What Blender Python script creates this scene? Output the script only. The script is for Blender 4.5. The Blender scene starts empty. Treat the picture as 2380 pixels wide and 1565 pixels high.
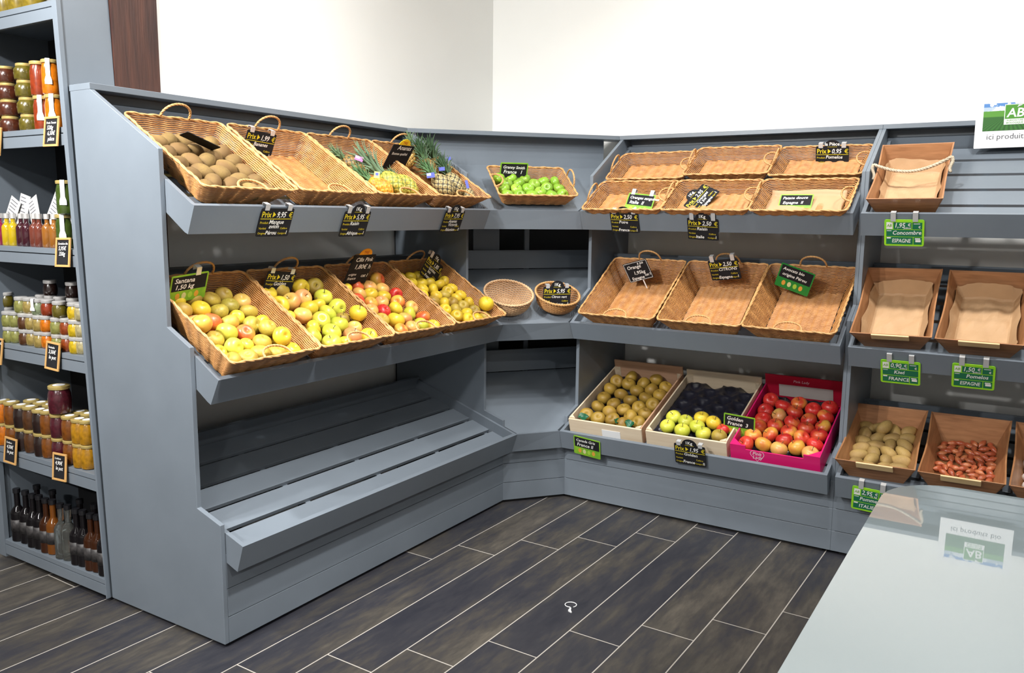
import bpy, math, random
from mathutils import Vector, Matrix, Quaternion
import numpy as np
random.seed(7); RNG = np.random.RandomState(7)
C = bpy.context.scene.collection
V = Vector
PI = math.pi
# ------------------------------------------------------------------ camera
CAM = V((3.1028, -4.6081, 1.4694)); FPX = 1941.7
RT = V((.84616, .53284, .01015)); UP = V((-.08615, .11796, .98927)); FW = V((-.52592, .83796, -.14571))
cd = bpy.data.cameras.new('camera'); cam = bpy.data.objects.new('camera', cd); C.objects.link(cam)
cd.sensor_width = 36; cd.lens = FPX / 2380 * 36; cd.clip_start = .05
cam.matrix_world = Matrix(((RT.x, UP.x, -FW.x, CAM.x), (RT.y, UP.y, -FW.y, CAM.y), (RT.z, UP.z, -FW.z, CAM.z), (0, 0, 0, 1)))
bpy.context.scene.camera = cam
def ray(q): return FW + RT * ((q[0] - 1190) / FPX) + UP * ((782.5 - q[1]) / FPX)
def hit(q, p0, n):
    r = ray(q); return CAM + r * ((V(p0) - CAM).dot(n) / r.dot(n))
def crop(ox, oy, s): return lambda a, b: (ox + a / s, oy + b / s)
# ------------------------------------------------------------------ materials
def nd(nt, t, **k):
    n = nt.nodes.new(t)
    for a, b in k.items():
        if a in n.inputs: n.inputs[a].default_value = b
        else: setattr(n, a, b)
    return n
MATS = {}
def mat(name, col, rough=.5, var=0., scale=8., col2=None, stretch=(1, 1, 1), spec=.5, coat=0., metal=0., trans=0., bump=0., obrand=0., bscale=None):
    """procedural paint / stuff: base colour with noise towards col2"""
    if name in MATS: return MATS[name]
    m = bpy.data.materials.new(name); m.use_nodes = True; nt = m.node_tree; b = nt.nodes['Principled BSDF']
    b.inputs['Roughness'].default_value = rough; b.inputs['Specular IOR Level'].default_value = spec
    b.inputs['Metallic'].default_value = metal; b.inputs['Coat Weight'].default_value = coat; b.inputs['Coat Roughness'].default_value = .08
    b.inputs['Transmission Weight'].default_value = trans
    c = (*col, 1); b.inputs['Base Color'].default_value = c
    tc = nd(nt, 'ShaderNodeTexCoord'); mp = nd(nt, 'ShaderNodeMapping'); mp.inputs['Scale'].default_value = stretch
    nt.links.new(tc.outputs['Object'], mp.inputs[0])
    if col2 is None: col2 = tuple(x * .8 for x in col)
    if var or obrand:
        no = nd(nt, 'ShaderNodeTexNoise', Scale=scale, Detail=5.); nt.links.new(mp.outputs[0], no.inputs[0])
        mr = nd(nt, 'ShaderNodeMapRange'); mr.inputs[1].default_value = .3; mr.inputs[2].default_value = .7; mr.inputs[4].default_value = var
        nt.links.new(no.outputs[0], mr.inputs[0]); f = mr.outputs[0]
        if obrand:
            oi = nd(nt, 'ShaderNodeObjectInfo'); ma = nd(nt, 'ShaderNodeMath', operation='MULTIPLY_ADD'); ma.inputs[1].default_value = obrand
            nt.links.new(oi.outputs['Random'], ma.inputs[0]); nt.links.new(f, ma.inputs[2]); f = ma.outputs[0]
        mx = nd(nt, 'ShaderNodeMix', data_type='RGBA'); mx.inputs[6].default_value = c; mx.inputs[7].default_value = (*col2, 1)
        nt.links.new(f, mx.inputs[0]); nt.links.new(mx.outputs[2], b.inputs['Base Color'])
    if bump:
        n2 = nd(nt, 'ShaderNodeTexNoise', Scale=bscale or scale * 4, Detail=4.); nt.links.new(mp.outputs[0], n2.inputs[0])
        bp = nd(nt, 'ShaderNodeBump', Strength=bump, Distance=.004); nt.links.new(n2.outputs[0], bp.inputs['Height']); nt.links.new(bp.outputs[0], b.inputs['Normal'])
    MATS[name] = m; return m
grey = mat('grey_blue_paint', (.172, .202, .238), .34, .6, 5., (.146, .172, .203), (1, 1, 1), bump=.05, bscale=60)
white_wall = mat('white_wall_paint', (.90, .905, .885), .7, .4, 3., (.88, .885, .86))
wall_dim = mat('ceiling_paint', (.62, .62, .60), .8); wall_far = mat('far_wall_paint', (.66, .65, .63), .8)
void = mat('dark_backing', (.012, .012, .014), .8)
shadow_gap = mat('gap_shade_black', (.008, .008, .008), .7)  # near-black colour stands in for the shade in the gap under the bases
wood_post = mat('dark_stained_timber', (.085, .030, .018), .5, 1., 6., (.028, .010, .008), (6, 6, .5), bump=.3)
wick = mat('honey_wicker', (.60, .305, .105), .42, .8, 30., (.37, .16, .05), bump=.2, obrand=.25)
wick_rim = mat('pale_wicker_rim', (.64, .36, .14), .45, .7, 40., (.44, .22, .08), bump=.2)
wick_pale = mat('pale_split_willow', (.70, .47, .27), .5, .7, 40., (.52, .31, .16), bump=.2)
plywood = mat('brown_plywood', (.43, .20, .085), .45, .9, 5., (.27, .115, .045), (2, 2, 14), coat=.1)
batten = mat('cream_beech', (.80, .58, .30), .45, .5, 8., (.72, .48, .22), (1, 8, 8))
kraft = mat('kraft_paper', (.52, .33, .18), .65, .5, 10., (.42, .26, .135), bump=.3, bscale=25)
rope = mat('sisal_rope', (.60, .52, .40), .8, .8, 60., (.42, .34, .24), bump=.4)
poplar = mat('raw_poplar_board', (.74, .62, .46), .6, .7, 6., (.62, .48, .33), (1, 10, 10))
poplar_red = mat('ruddy_poplar_board', (.56, .34, .22), .6, .7, 6., (.42, .24, .14), (1, 10, 10))
magenta = mat('magenta_card', (.70, .012, .16), .4, .3, 5., (.62, .01, .12))
crimson = mat('crimson_card', (.50, .008, .04), .45)
black_plastic = mat('black_moulded_plastic', (.012, .012, .02), .28)
slate = mat('black_slate_card', (.012, .012, .014), .75, .5, 20., (.024, .024, .028), spec=.15)
lime = mat('lime_card', (.28, .52, .03), .4, .8, 25., (.10, .34, .03))
lime_bright = mat('neon_lime_card', (.42, .80, .02), .4, .6, 14., (.12, .62, .04))
bio_green = mat('deep_green_field', (.012, .16, .075), .4)
leaf_green = mat('emerald_card', (.01, .22, .035), .4)
steel = mat('bright_steel_clip', (.66, .67, .68), .35, metal=.35)
chalk = mat('chalk_white', (.86, .86, .84), .7)
yellow = mat('printed_yellow', (.72, .58, .02), .5)
orange_card = mat('orange_card', (.90, .36, .01), .5)
amber_card = mat('amber_card', (.92, .60, .01), .5)
frame_wood = mat('pine_frame', (.62, .36, .13), .5, .5, 20., (.50, .27, .09))
white_card = mat('white_card', (.82, .83, .84), .45); leaflet_paper = mat('leaflet_paper', (.50, .50, .50), .6)
gold = mat('gold_lid', (.72, .55, .20), .35, metal=.55)
silver = mat('silver_lid', (.70, .69, .68), .35, metal=.55)
stem_m = mat('apple_stalk', (.09, .055, .025), .7)
def fruit_mat(name, c1, c2, c3=None, speck=0., rough=.35, amt=(.45, .65), sc=14.):
    """skin: c1 to blush c2 in big patches that differ from fruit to fruit, fine specks of c3"""
    m = bpy.data.materials.new(name); m.use_nodes = True; nt = m.node_tree; b = nt.nodes['Principled BSDF']; b.inputs['Roughness'].default_value = rough
    tc = nd(nt, 'ShaderNodeTexCoord'); oi = nd(nt, 'ShaderNodeObjectInfo'); cb = nd(nt, 'ShaderNodeVectorMath', operation='MULTIPLY_ADD')
    mu = nd(nt, 'ShaderNodeMath', operation='MULTIPLY'); mu.inputs[1].default_value = 37.; nt.links.new(oi.outputs['Random'], mu.inputs[0])
    cb.inputs[1].default_value = (1, 1, 1); nt.links.new(tc.outputs['Object'], cb.inputs[0]); nt.links.new(mu.outputs[0], cb.inputs[2])
    n1 = nd(nt, 'ShaderNodeTexNoise', Scale=sc, Detail=2.5); nt.links.new(cb.outputs[0], n1.inputs[0])
    mr = nd(nt, 'ShaderNodeMapRange'); mr.inputs[1].default_value, mr.inputs[2].default_value = amt; nt.links.new(n1.outputs[0], mr.inputs[0])
    mx = nd(nt, 'ShaderNodeMix', data_type='RGBA'); mx.inputs[6].default_value = (*c1, 1); mx.inputs[7].default_value = (*c2, 1)
    nt.links.new(mr.outputs[0], mx.inputs[0]); o = mx.outputs[2]
    if c3:
        n2 = nd(nt, 'ShaderNodeTexNoise', Scale=220., Detail=2.); nt.links.new(cb.outputs[0], n2.inputs[0])
        m2 = nd(nt, 'ShaderNodeMapRange'); m2.inputs[1].default_value = .52; m2.inputs[2].default_value = .72; m2.inputs[4].default_value = speck; nt.links.new(n2.outputs[0], m2.inputs[0])
        x2 = nd(nt, 'ShaderNodeMix', data_type='RGBA'); x2.inputs[7].default_value = (*c3, 1); nt.links.new(o, x2.inputs[6]); nt.links.new(m2.outputs[0], x2.inputs[0]); o = x2.outputs[2]
    hs = nd(nt, 'ShaderNodeHueSaturation'); vr = nd(nt, 'ShaderNodeMapRange'); vr.inputs[3].default_value = .85; vr.inputs[4].default_value = 1.12
    nt.links.new(oi.outputs['Random'], vr.inputs[0]); nt.links.new(vr.outputs[0], hs.inputs['Value']); nt.links.new(o, hs.inputs['Color']); nt.links.new(hs.outputs[0], b.inputs['Base Color'])
    MATS[name] = m; return m
A_GRAN = fruit_mat('green_apple_skin', (.18, .36, .018), (.28, .44, .04), (.5, .6, .2), .35)
A_GOLD = fruit_mat('golden_apple_skin', (.70, .52, .04), (.62, .42, .03), (.45, .33, .05), .4)
A_PALE = fruit_mat('pale_green_apple_skin', (.50, .53, .05), (.62, .56, .07), (.42, .40, .06), .35)
A_RUSS = fruit_mat('russet_apple_skin', (.47, .34, .045), (.33, .21, .035), (.30, .20, .04), .6, .5)
A_OCHR = fruit_mat('ochre_apple_skin', (.36, .225, .03), (.26, .15, .022), (.28, .17, .04), .6, .5)
A_OLIV = fruit_mat('olive_apple_skin', (.36, .29, .04), (.50, .38, .05), (.16, .11, .02), .5, .45)
A_BLSH = fruit_mat('yellow_red_apple_skin', (.70, .42, .06), (.62, .10, .03), (.6, .3, .1), .35, amt=(.40, .58), sc=10)
A_PEAC = fruit_mat('peach_apple_skin', (.70, .46, .10), (.66, .27, .10), (.6, .42, .15), .3, amt=(.40, .6), sc=10)
A_RED = fruit_mat('red_apple_skin', (.50, .018, .018), (.62, .15, .035), (.62, .2, .08), .35, amt=(.50, .72), sc=12)
A_RED2 = fruit_mat('red_yellow_apple_skin', (.60, .045, .025), (.74, .40, .06), (.62, .2, .08), .35, amt=(.50, .66), sc=12)
A_LEMN = fruit_mat('lemon_apple_skin', (.72, .52, .03), (.60, .40, .03), (.40, .27, .03), .5, .45)
KIWI_M = fruit_mat('kiwi_skin', (.15, .085, .026), (.22, .14, .04), (.14, .08, .03), .7, .8)
POT_M = fruit_mat('potato_skin', (.42, .28, .09), (.32, .20, .07), (.27, .17, .06), .6, .65)
SHAL_M = fruit_mat('shallot_skin', (.40, .085, .035), (.58, .20, .08), (.30, .06, .04), .4, .3, sc=30)
GARL_M = fruit_mat('garlic_skin', (.78, .72, .66), (.66, .58, .56), None, 0, .55)
# ------------------------------------------------------------------ mesh helpers
class MB:
    def __init__(s): s.v = []; s.f = []; s.m = []
    def add(s, vs, fs, mi=0, M=None):
        b = len(s.v)
        s.v.extend([tuple(M @ V(p)) for p in vs] if M is not None else [tuple(p) for p in vs])
        for f in fs: s.f.append(tuple(b + i for i in f)); s.m.append(mi)
        return s
    def box(s, x0, x1, y0, y1, z0, z1, mi=0, M=None):
        return s.add([(x0, y0, z0), (x1, y0, z0), (x1, y1, z0), (x0, y1, z0), (x0, y0, z1), (x1, y0, z1), (x1, y1, z1), (x0, y1, z1)],
                     [(0, 3, 2, 1), (4, 5, 6, 7), (0, 1, 5, 4), (1, 2, 6, 5), (2, 3, 7, 6), (3, 0, 4, 7)], mi, M)
    def prism(s, poly, a, b, fn, mi=0):
        """polygon (2-D) extruded from a to b; fn(p, t) -> 3-D point"""
        n = len(poly); vs = [fn(p, a) for p in poly] + [fn(p, b) for p in poly]
        return s.add(vs, [tuple(range(n))[::-1], tuple(range(n, 2 * n))] + [(i, (i + 1) % n, n + (i + 1) % n, n + i) for i in range(n)], mi)
    def tube(s, pts, r, k=6, mi=0, closed=False, M=None, cap=True):
        pts = [V(p) for p in pts]; n = len(pts); vs = []; fs = []; pv = None
        for i, p in enumerate(pts):
            a = pts[(i - 1) % n] if closed or i else pts[0]; b = pts[(i + 1) % n] if closed or i < n - 1 else pts[-1]
            t = (b - a).normalized()
            if pv is None: pv = V((0, 0, 1)) if abs(t.z) < .9 else V((1, 0, 0))
            u = (pv - t * pv.dot(t)); u = u.normalized() if u.length > 1e-6 else t.orthogonal().normalized(); pv = u; w = t.cross(u)
            rr = r[i] if isinstance(r, (list, tuple)) else r
            for j in range(k): vs.append(p + (u * math.cos(2 * PI * j / k) + w * math.sin(2 * PI * j / k)) * rr)
        for i in range(n if closed else n - 1):
            for j in range(k): fs.append((i * k + j, i * k + (j + 1) % k, ((i + 1) % n) * k + (j + 1) % k, ((i + 1) % n) * k + j))
        if not closed and cap: fs += [tuple(range(k))[::-1], tuple(range((n - 1) * k, n * k))]
        return s.add(vs, fs, mi, M)
    def lathe(s, prof, k=20, mi=0, M=None):
        vs = []; fs = []; n = len(prof)
        for r, z in prof:
            for j in range(k): vs.append((r * math.cos(2 * PI * j / k), r * math.sin(2 * PI * j / k), z))
        for i in range(n - 1):
            for j in range(k): fs.append((i * k + j, i * k + (j + 1) % k, (i + 1) * k + (j + 1) % k, (i + 1) * k + j))
        fs += [tuple(range(k))[::-1], tuple(range((n - 1) * k, n * k))]
        return s.add(vs, fs, mi, M)
    def mesh(s, name, mats, smooth=False):
        me = bpy.data.meshes.new(name); me.from_pydata(s.v, [], s.f)
        for m in mats: me.materials.append(m)
        if len(mats) > 1: me.polygons.foreach_set('material_index', s.m)
        if smooth: me.polygons.foreach_set('use_smooth', [True] * len(s.f)); 
        me.update(); return me
def link(name, me, parent=None, M=None):
    o = bpy.data.objects.new(name, me); C.objects.link(o)
    if parent is not None: o.parent = parent
    if M is not None: o.matrix_local = M
    return o
def obj(name, mb, mats, parent=None, M=None, smooth=False, bevel=0., sharp=None):
    mats = mats if isinstance(mats, list) else [mats]
    me = mb.mesh(name, mats, smooth); o = link(name, me, parent, M)
    if smooth and sharp: me.set_sharp_from_angle(angle=sharp)
    if bevel:
        b = o.modifiers.new('bevel', 'BEVEL'); b.width = bevel; b.segments = 2; b.limit_method = 'ANGLE'
    return o
def tag(o, label, cat, group=None):
    o['label'] = label; o['category'] = cat
    if group: o['group'] = group
    return o
def thing(name, label, cat, M=None, group=None):
    o = bpy.data.objects.new(name, None); C.objects.link(o); o.empty_display_size = .05
    if M is not None: o.matrix_world = M
    return tag(o, label, cat, group)
def structure(name, mb, m):
    o = obj(name, mb, m); o['kind'] = 'structure'; return o
def dup(root, M, label=None, group=None, m=None):
    r = root.copy(); C.objects.link(r); r.matrix_world = M
    if label: r['label'] = label
    if group: r['group'] = group
    if m: setm(r, m)
    for ch in list(root.children):
        c = ch.copy(); C.objects.link(c); c.parent = r; c.matrix_local = ch.matrix_local.copy()
        for g in list(ch.children):
            d = g.copy(); C.objects.link(d); d.parent = c; d.matrix_local = g.matrix_local.copy()
    return r
def setm(o, m, i=0):
    o.material_slots[i].link = 'OBJECT'; o.material_slots[i].material = m
def frame(o, x, y, z):
    x, y, z = V(x), V(y), V(z)
    return Matrix(((x.x, y.x, z.x, o[0]), (x.y, y.y, z.y, o[1]), (x.z, y.z, z.z, o[2]), (0, 0, 0, 1)))
ORD = 'one two three four five six seven eight nine ten eleven twelve thirteen fourteen fifteen sixteen'.split()
ORDN = 'first second third fourth fifth sixth seventh eighth ninth tenth eleventh twelfth thirteenth fourteenth'.split()
# ------------------------------------------------------------------ the room
WX, WY = .165, -.18           # faces of the left wall and of the rear wall
fl = MB().box(-3.2, 6.5, -8.5, .1, -.1, 0)
mf = bpy.data.materials.new('dark_plank_tiles'); mf.use_nodes = True; nt = mf.node_tree; B = nt.nodes['Principled BSDF']
def math_n(op, a, b=None, c=None):
    n = nd(nt, 'ShaderNodeMath', operation=op)
    for i, x in enumerate((a, b, c)):
        if x is None: continue
        if isinstance(x, (int, float)): n.inputs[i].default_value = x
        else: nt.links.new(x, n.inputs[i])
    return n.outputs[0]
tc = nd(nt, 'ShaderNodeTexCoord'); sp = nd(nt, 'ShaderNodeSeparateXYZ'); nt.links.new(tc.outputs['Object'], sp.inputs[0])
X, Y = sp.outputs[0], sp.outputs[1]
u = math_n('DIVIDE', math_n('ADD', math_n('MULTIPLY_ADD', Y, -.0165, X), -1.045), .1975)     # lanes
v0 = math_n('MULTIPLY_ADD', X, .02, Y)
lane = math_n('FLOOR', u); fu = math_n('FRACT', u)
jit = nd(nt, 'ShaderNodeTexWhiteNoise', noise_dimensions='1D'); nt.links.new(lane, jit.inputs['W'])
v = math_n('DIVIDE', math_n('ADD', math_n('MULTIPLY_ADD', lane, -.199, v0), math_n('MULTIPLY_ADD', jit.outputs[0], .03, 1.68)), 1.207)
tl = math_n('FLOOR', v); fv = math_n('FRACT', v)
eu = math_n('MULTIPLY', math_n('MINIMUM', fu, math_n('SUBTRACT', 1., fu)), .1995); ev = math_n('MULTIPLY', math_n('MINIMUM', fv, math_n('SUBTRACT', 1., fv)), 1.207)
grout = math_n('LESS_THAN', math_n('MINIMUM', eu, ev), .0021)
cmb = nd(nt, 'ShaderNodeCombineXYZ'); nt.links.new(lane, cmb.inputs[0]); nt.links.new(tl, cmb.inputs[1])
wn = nd(nt, 'ShaderNodeTexWhiteNoise', noise_dimensions='3D'); nt.links.new(cmb.outputs[0], wn.inputs['Vector'])
off = nd(nt, 'ShaderNodeVectorMath', operation='MULTIPLY_ADD'); off.inputs[1].default_value = (7, 7, 7); nt.links.new(wn.outputs['Color'], off.inputs[0])
mpf = nd(nt, 'ShaderNodeMapping'); mpf.inputs['Scale'].default_value = (7., 1.6, 1.); nt.links.new(tc.outputs['Object'], mpf.inputs[0]); nt.links.new(mpf.outputs[0], off.inputs[2])
n1 = nd(nt, 'ShaderNodeTexNoise', Scale=.9, Detail=6., Roughness=.62); nt.links.new(off.outputs[0], n1.inputs[0])
n2 = nd(nt, 'ShaderNodeTexNoise', Scale=6., Detail=8., Roughness=.7); nt.links.new(off.outputs[0], n2.inputs[0])
cr = nd(nt, 'ShaderNodeValToRGB'); nt.links.new(math_n('MULTIPLY_ADD', n2.outputs[0], .35, math_n('MULTIPLY_ADD', wn.outputs['Value'], .10, math_n('MULTIPLY', n1.outputs[0], .72))), cr.inputs[0])
e = cr.color_ramp.elements; e[0].position = .40; e[0].color = (.016, .017, .025, 1); e[1].position = .76; e[1].color = (.098, .086, .070, 1)
x = e.new(.52); x.color = (.027, .027, .034, 1); x = e.new(.62); x.color = (.050, .045, .040, 1)
mg = nd(nt, 'ShaderNodeMix', data_type='RGBA'); mg.inputs[7].default_value = (.44, .41, .37, 1); nt.links.new(cr.outputs[0], mg.inputs[6]); nt.links.new(grout, mg.inputs[0]); nt.links.new(mg.outputs[2], B.inputs['Base Color'])
B.inputs['Roughness'].default_value = .5
bp = nd(nt, 'ShaderNodeBump', Strength=.25, Distance=.002); nt.links.new(math_n('SUBTRACT', n2.outputs[0], grout), bp.inputs['Height']); nt.links.new(bp.outputs[0], B.inputs['Normal'])
structure('floor', fl, mf)
structure('ceiling', MB().box(-3.2, 6.5, -8.5, .1, 3.4, 3.5), wall_dim)
structure('wall_left', MB().box(-.05, WX, -2.51, .1, 0, 3.4), white_wall)
structure('wall_rear', MB().box(WX, 6.5, WY, .1, 0, 3.4), white_wall)
structure('wall_right', MB().box(6.5, 6.6, -8.5, .1, 0, 3.4), wall_far)
structure('wall_front', MB().box(-3.2, 6.5, -8.6, -8.5, 0, 3.4), wall_far)
structure('wall_alcove', MB().box(-3.2, -.05, -2.3, -2.2, 0, 3.4), white_wall)
structure('wall_side', MB().box(-3.3, -3.2, -8.5, .1, 0, 3.4), wall_far)
structure('trim_1', MB().box(.03, WX + .004, -2.697, -2.51, 0, 3.4), wood_post)       # old timber post that ends the left wall
# ------------------------------------------------------------------ the grey display units
TT = {1: (.797, 1.485), 2: (.880, .9228), 3: (.967, .374)}      # front top edge of each tray: distance from corner axis, height
TB = {1: (.759, 1.392), 2: (.836, .8356), 3: (.936, .280)}      # front bottom edge
ANG = {1: 31.5, 2: 32., 3: 19.}
TOPZ = 1.9; SLAT = -.045
PROFILE = [(.19, .012), (.19, 1.878), (.294, 1.878), (.653, 1.667), (.653, 1.081), (.766, 1.0217), (.766, .4718), (.8815, .434), (.8815, .012)]
def fL(p, a): return (p[0], a, p[1])
def fR(p, a): return (a, -p[0], p[1])
def tray_frame(side, lev, al, s=0., h=0.):
    a = math.radians(ANG[lev]); ca, sa = math.cos(a), math.sin(a); t, tz = TT[lev]
    d = t - s * ca + h * sa; z = tz + s * sa + h * ca
    if side == 'L': return frame((d, al, z), (0, 1, 0), (-ca, 0, sa), (sa, 0, ca))
    return frame((al, -d, z), (1, 0, 0), (0, ca, sa), (0, -sa, ca))
def board_frame(side, lev):
    (t, tz), (b, bz) = TT[lev], TB[lev]; w = math.hypot(t - b, tz - bz); ux, uz = (t - b) / w, (tz - bz) / w
    if side == 'L': return frame((t, 0, tz), (0, 1, 0), (ux, 0, uz), (uz, 0, -ux))
    return frame((0, -t, tz), (1, 0, 0), (0, -ux, uz), (0, -uz, -ux))
def make_tray(unit, side, lev, a0, a1, inv):
    f = fL if side == 'L' else fR
    a = math.radians(ANG[lev]); ca, sa = math.cos(a), math.sin(a); (t, tz), (b, bz) = TT[lev], TB[lev]
    P = lambda s, h: (t - s * ca + h * sa, tz + s * sa + h * ca)
    w = math.hypot(t - b, tz - bz); nx, nz = (tz - bz) / w * .018, -(t - b) / w * .018
    mb = MB().prism([(t, tz), (t - nx, tz - nz), (b - nx, bz - nz), (b, bz)], a0, a1, f)
    tr = obj('tray', mb, grey, unit, inv)
    smax = .60 if lev == 2 else .655
    side_poly = [(t - nx, tz - nz), (b - nx, bz - nz), P(.12, -.095), P(smax, -.095), P(smax, .0)]
    for x0, x1 in ((a0, a0 + .016), (a1 - .016, a1)):
        obj('side_board', MB().prism(side_poly, x0, x1, f), grey, tr)
    n = 5
    for i in range(n):
        s0 = .022 + i * .13
        if s0 + .05 > smax: break
        s1 = min(s0 + .109, smax - .012)
        obj('slat', MB().prism([P(s0, SLAT), P(s1, SLAT), P(s1, SLAT - .016), P(s0, SLAT - .016)], a0 + .016, a1 - .016, f), grey, tr, bevel=.0012)
    jo = MB(); k = 4 if a1 - a0 > 1.5 else 3
    for i in range(k + 1):
        c = a0 + .04 + (a1 - a0 - .08) * i / k
        jo.prism([P(.02, SLAT - .0165), P(smax - .02, SLAT - .0165), P(smax - .02, -.094), P(.02, -.094)], c - .012, c + .012, f)
    obj('joist', jo, grey, tr)
    obj('rear_rail', MB().prism([P(smax, .012), P(smax + .014, .012), P(smax + .014, -.095), P(smax, -.095)], a0, a1, f), grey, tr)
    return tr
def make_unit(side, label, panels, a0, a1, trays, base0, base1, cap):
    f = fL if side == 'L' else fR
    o = f((.5, 0), (a0 + a1) / 2)
    u = thing('produce_display_unit', label, 'display unit', Matrix.Translation(o)); inv = u.matrix_world.inverted()
    for x0, x1 in panels:
        obj('side_panel', MB().prism(([(.239, .012), (.175, 1.878)] if x0 < -2.8 else PROFILE[:2]) + PROFILE[2:], x0, x1, f), grey, u, inv, bevel=.0015)
    obj('back_panel', MB().prism([(.182, 1.66), (.192, 1.66), (.192, 1.878), (.182, 1.878)], a0, a1, f), grey, u, inv)
    obj('top_cap', MB().add(*cap), grey, u, inv, bevel=.0015)
    for lev, (x0, x1) in zip((1, 2, 3), trays): make_tray(u, side, lev, x0, x1, inv)
    bp_ = MB(); zz = [.012, .105, .206, .33]
    for i in range(3):
        bp_.prism([(.868, zz[i] + .0012), (.8829, zz[i] + .0012), (.8829, zz[i + 1] - .0012), (.868, zz[i + 1] - .0012)], base0, base1, f)
    bp_.prism([(.862, .03), (.868, .03), (.868, .33), (.862, .33)], base0, base1, f)
    obj('base_panel', bp_, grey, u, inv, bevel=.001)
    obj('shadow_gap_plinth', MB().prism([(.24, 0), (.865, 0), (.865, .03), (.24, .03)], a0 + .02, a1 - .02, f), shadow_gap, u, inv)
    return u
def slab(poly, z0, z1):
    n = len(poly)
    return ([(x, y, z0) for x, y in poly] + [(x, y, z1) for x, y in poly], [tuple(range(n))[::-1], tuple(range(n, 2 * n))] + [(i, (i + 1) % n, n + (i + 1) % n, n + i) for i in range(n)])
UL = make_unit('L', 'long grey slatted display unit beside the wooden post, with kiwis, pineapples and apples', [(-2.877, -2.859), (-1.146, -1.128)], -2.859, -1.146,
               [(-2.858, -1.1466)] * 3, -2.859, -1.142, slab([(.17, -2.877), (.294, -2.877), (.294, -1.167), (.17, -1.08)], 1.878, TOPZ))
UR = make_unit('R', 'grey display unit against rear wall holding empty wicker baskets and crates of apples below', [(1.090, 1.108), (2.4155, 2.431)], 1.108, 2.4155,
               [(1.1085, 2.4155)] * 3, 1.0976, 2.432, slab([(1.0, -.185), (2.4315, -.185), (2.4315, -.294), (1.083, -.294)], 1.878, TOPZ))
UB = make_unit('R', 'grey organic produce unit beside the glass counter with brown plywood boxes', [(2.4315, 2.447), (3.70, 3.716)], 2.447, 3.70,
               [(2.4475, 3.70)] * 3, 2.4325, 3.716, slab([(2.432, -.185), (3.716, -.185), (3.716, -.294), (2.432, -.294)], 1.878, TOPZ))
# corner unit: sloped solid shelves between the two runs
UC = thing('corner_display_unit', 'narrow grey corner display unit between the two long runs with sloping solid shelves', 'display unit', Matrix.Translation((.75, -.75, 0)))
ci = UC.matrix_world.inverted()
CANG = {1: 30., 2: 26., 3: 24.}
def corner_basis(lev):
    t, tz = TT[lev]; p1 = V((t, -1.146, tz)); p2 = V((1.108, -t, tz)); e = (p2 - p1); L = e.length; e.normalize()
    bk = V((0, 0, 1)).cross(e); a = math.radians(CANG[lev])
    u = bk * math.cos(a) + V((0, 0, math.sin(a))); return p1, e, bk, u, e.cross(u), L
def corner_frame(lev, x, s, h):
    p1, e, bk, u, n, L = corner_basis(lev); return frame(p1 + e * x + u * s + n * h, e, u, n)
for lev in (1, 2, 3):
    p1, e, bk, u, n, L = corner_basis(lev); t, tz = TT[lev]; b, bz = TB[lev]
    q = {1: .43, 2: .50, 3: .50}[lev]; ta = math.tan(math.radians(CANG[lev]))
    A = V((t - .005, -1.127, tz)); Bp = V((1.089, -t + .005, tz))
    back_l = V((A.x - q / -bk.x, A.y, tz + q * ta)); back_r = V((Bp.x, Bp.y + q / bk.y, tz + q * ta))
    dn = V((0, 0, -.018)); dz = V((0, 0, -.004))
    top = [A + dz, Bp + dz, back_r + dz, back_l + dz]
    sh = obj('shelf', MB().add(top + [p + dn for p in top], [(0, 1, 2, 3), (7, 6, 5, 4), (0, 4, 5, 1), (1, 5, 6, 2), (2, 6, 7, 3), (3, 7, 4, 0)]), grey, UC, ci)
    F = [V((t, -1.1459, tz)), V((1.1078, -t, tz)), V((1.1078, -b, bz)), V((b, -1.1459, bz))]
    Kk = [p + bk * .018 for p in F]
    obj('front_board', MB().add(F + Kk, [(3, 2, 1, 0), (4, 5, 6, 7), (0, 1, 5, 4), (1, 2, 6, 5), (2, 3, 7, 6), (3, 0, 4, 7)]), grey, sh)
    rh = {1: .02, 2: .10, 3: .12}[lev]
    R0 = [back_l, back_r, back_r + V((0, 0, rh)), back_l + V((0, 0, rh))]
    obj('rear_rail', MB().add(R0 + [p + bk * .016 for p in R0], [(3, 2, 1, 0), (4, 5, 6, 7), (0, 1, 5, 4), (1, 2, 6, 5), (2, 3, 7, 6), (3, 0, 4, 7)]), grey, sh)
# rear board under the corner cap, studs deep in the recess
c0, c1 = V((.294, -1.165, 0)), V((1.085, -.294, 0)); ce = (c1 - c0).normalized(); cb_ = V((0, 0, 1)).cross(ce)
q0, q1 = c0 + cb_ * .085 + ce * .06, c1 + cb_ * .085 - ce * .06
def wallboard(a, b_, z0, z1, th):
    pts = [V((a.x, a.y, z0)), V((b_.x, b_.y, z0)), V((b_.x, b_.y, z1)), V((a.x, a.y, z1))]
    return MB().add(pts + [p + cb_ * th for p in pts], [(3, 2, 1, 0), (4, 5, 6, 7), (0, 1, 5, 4), (1, 2, 6, 5), (2, 3, 7, 6), (3, 0, 4, 7)])
obj('back_panel', wallboard(q0, q1, 1.70, 1.878, .016), grey, UC, ci)
obj('top_cap', MB().add(*slab([(.294, -1.1665), (1.0825, -.294), (.999, -.186), (.172, -1.0795)], 1.8782, TOPZ - .0003)), grey, UC, ci, bevel=.001)
m0 = (c0 + c1) / 2 + cb_ * .17
for a_, b__ in ((-.20, -.05), (.10, .125)):
    obj('stud', wallboard(m0 + ce * a_, m0 + ce * b__, .02, 1.70, .018), grey, UC, ci)
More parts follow.
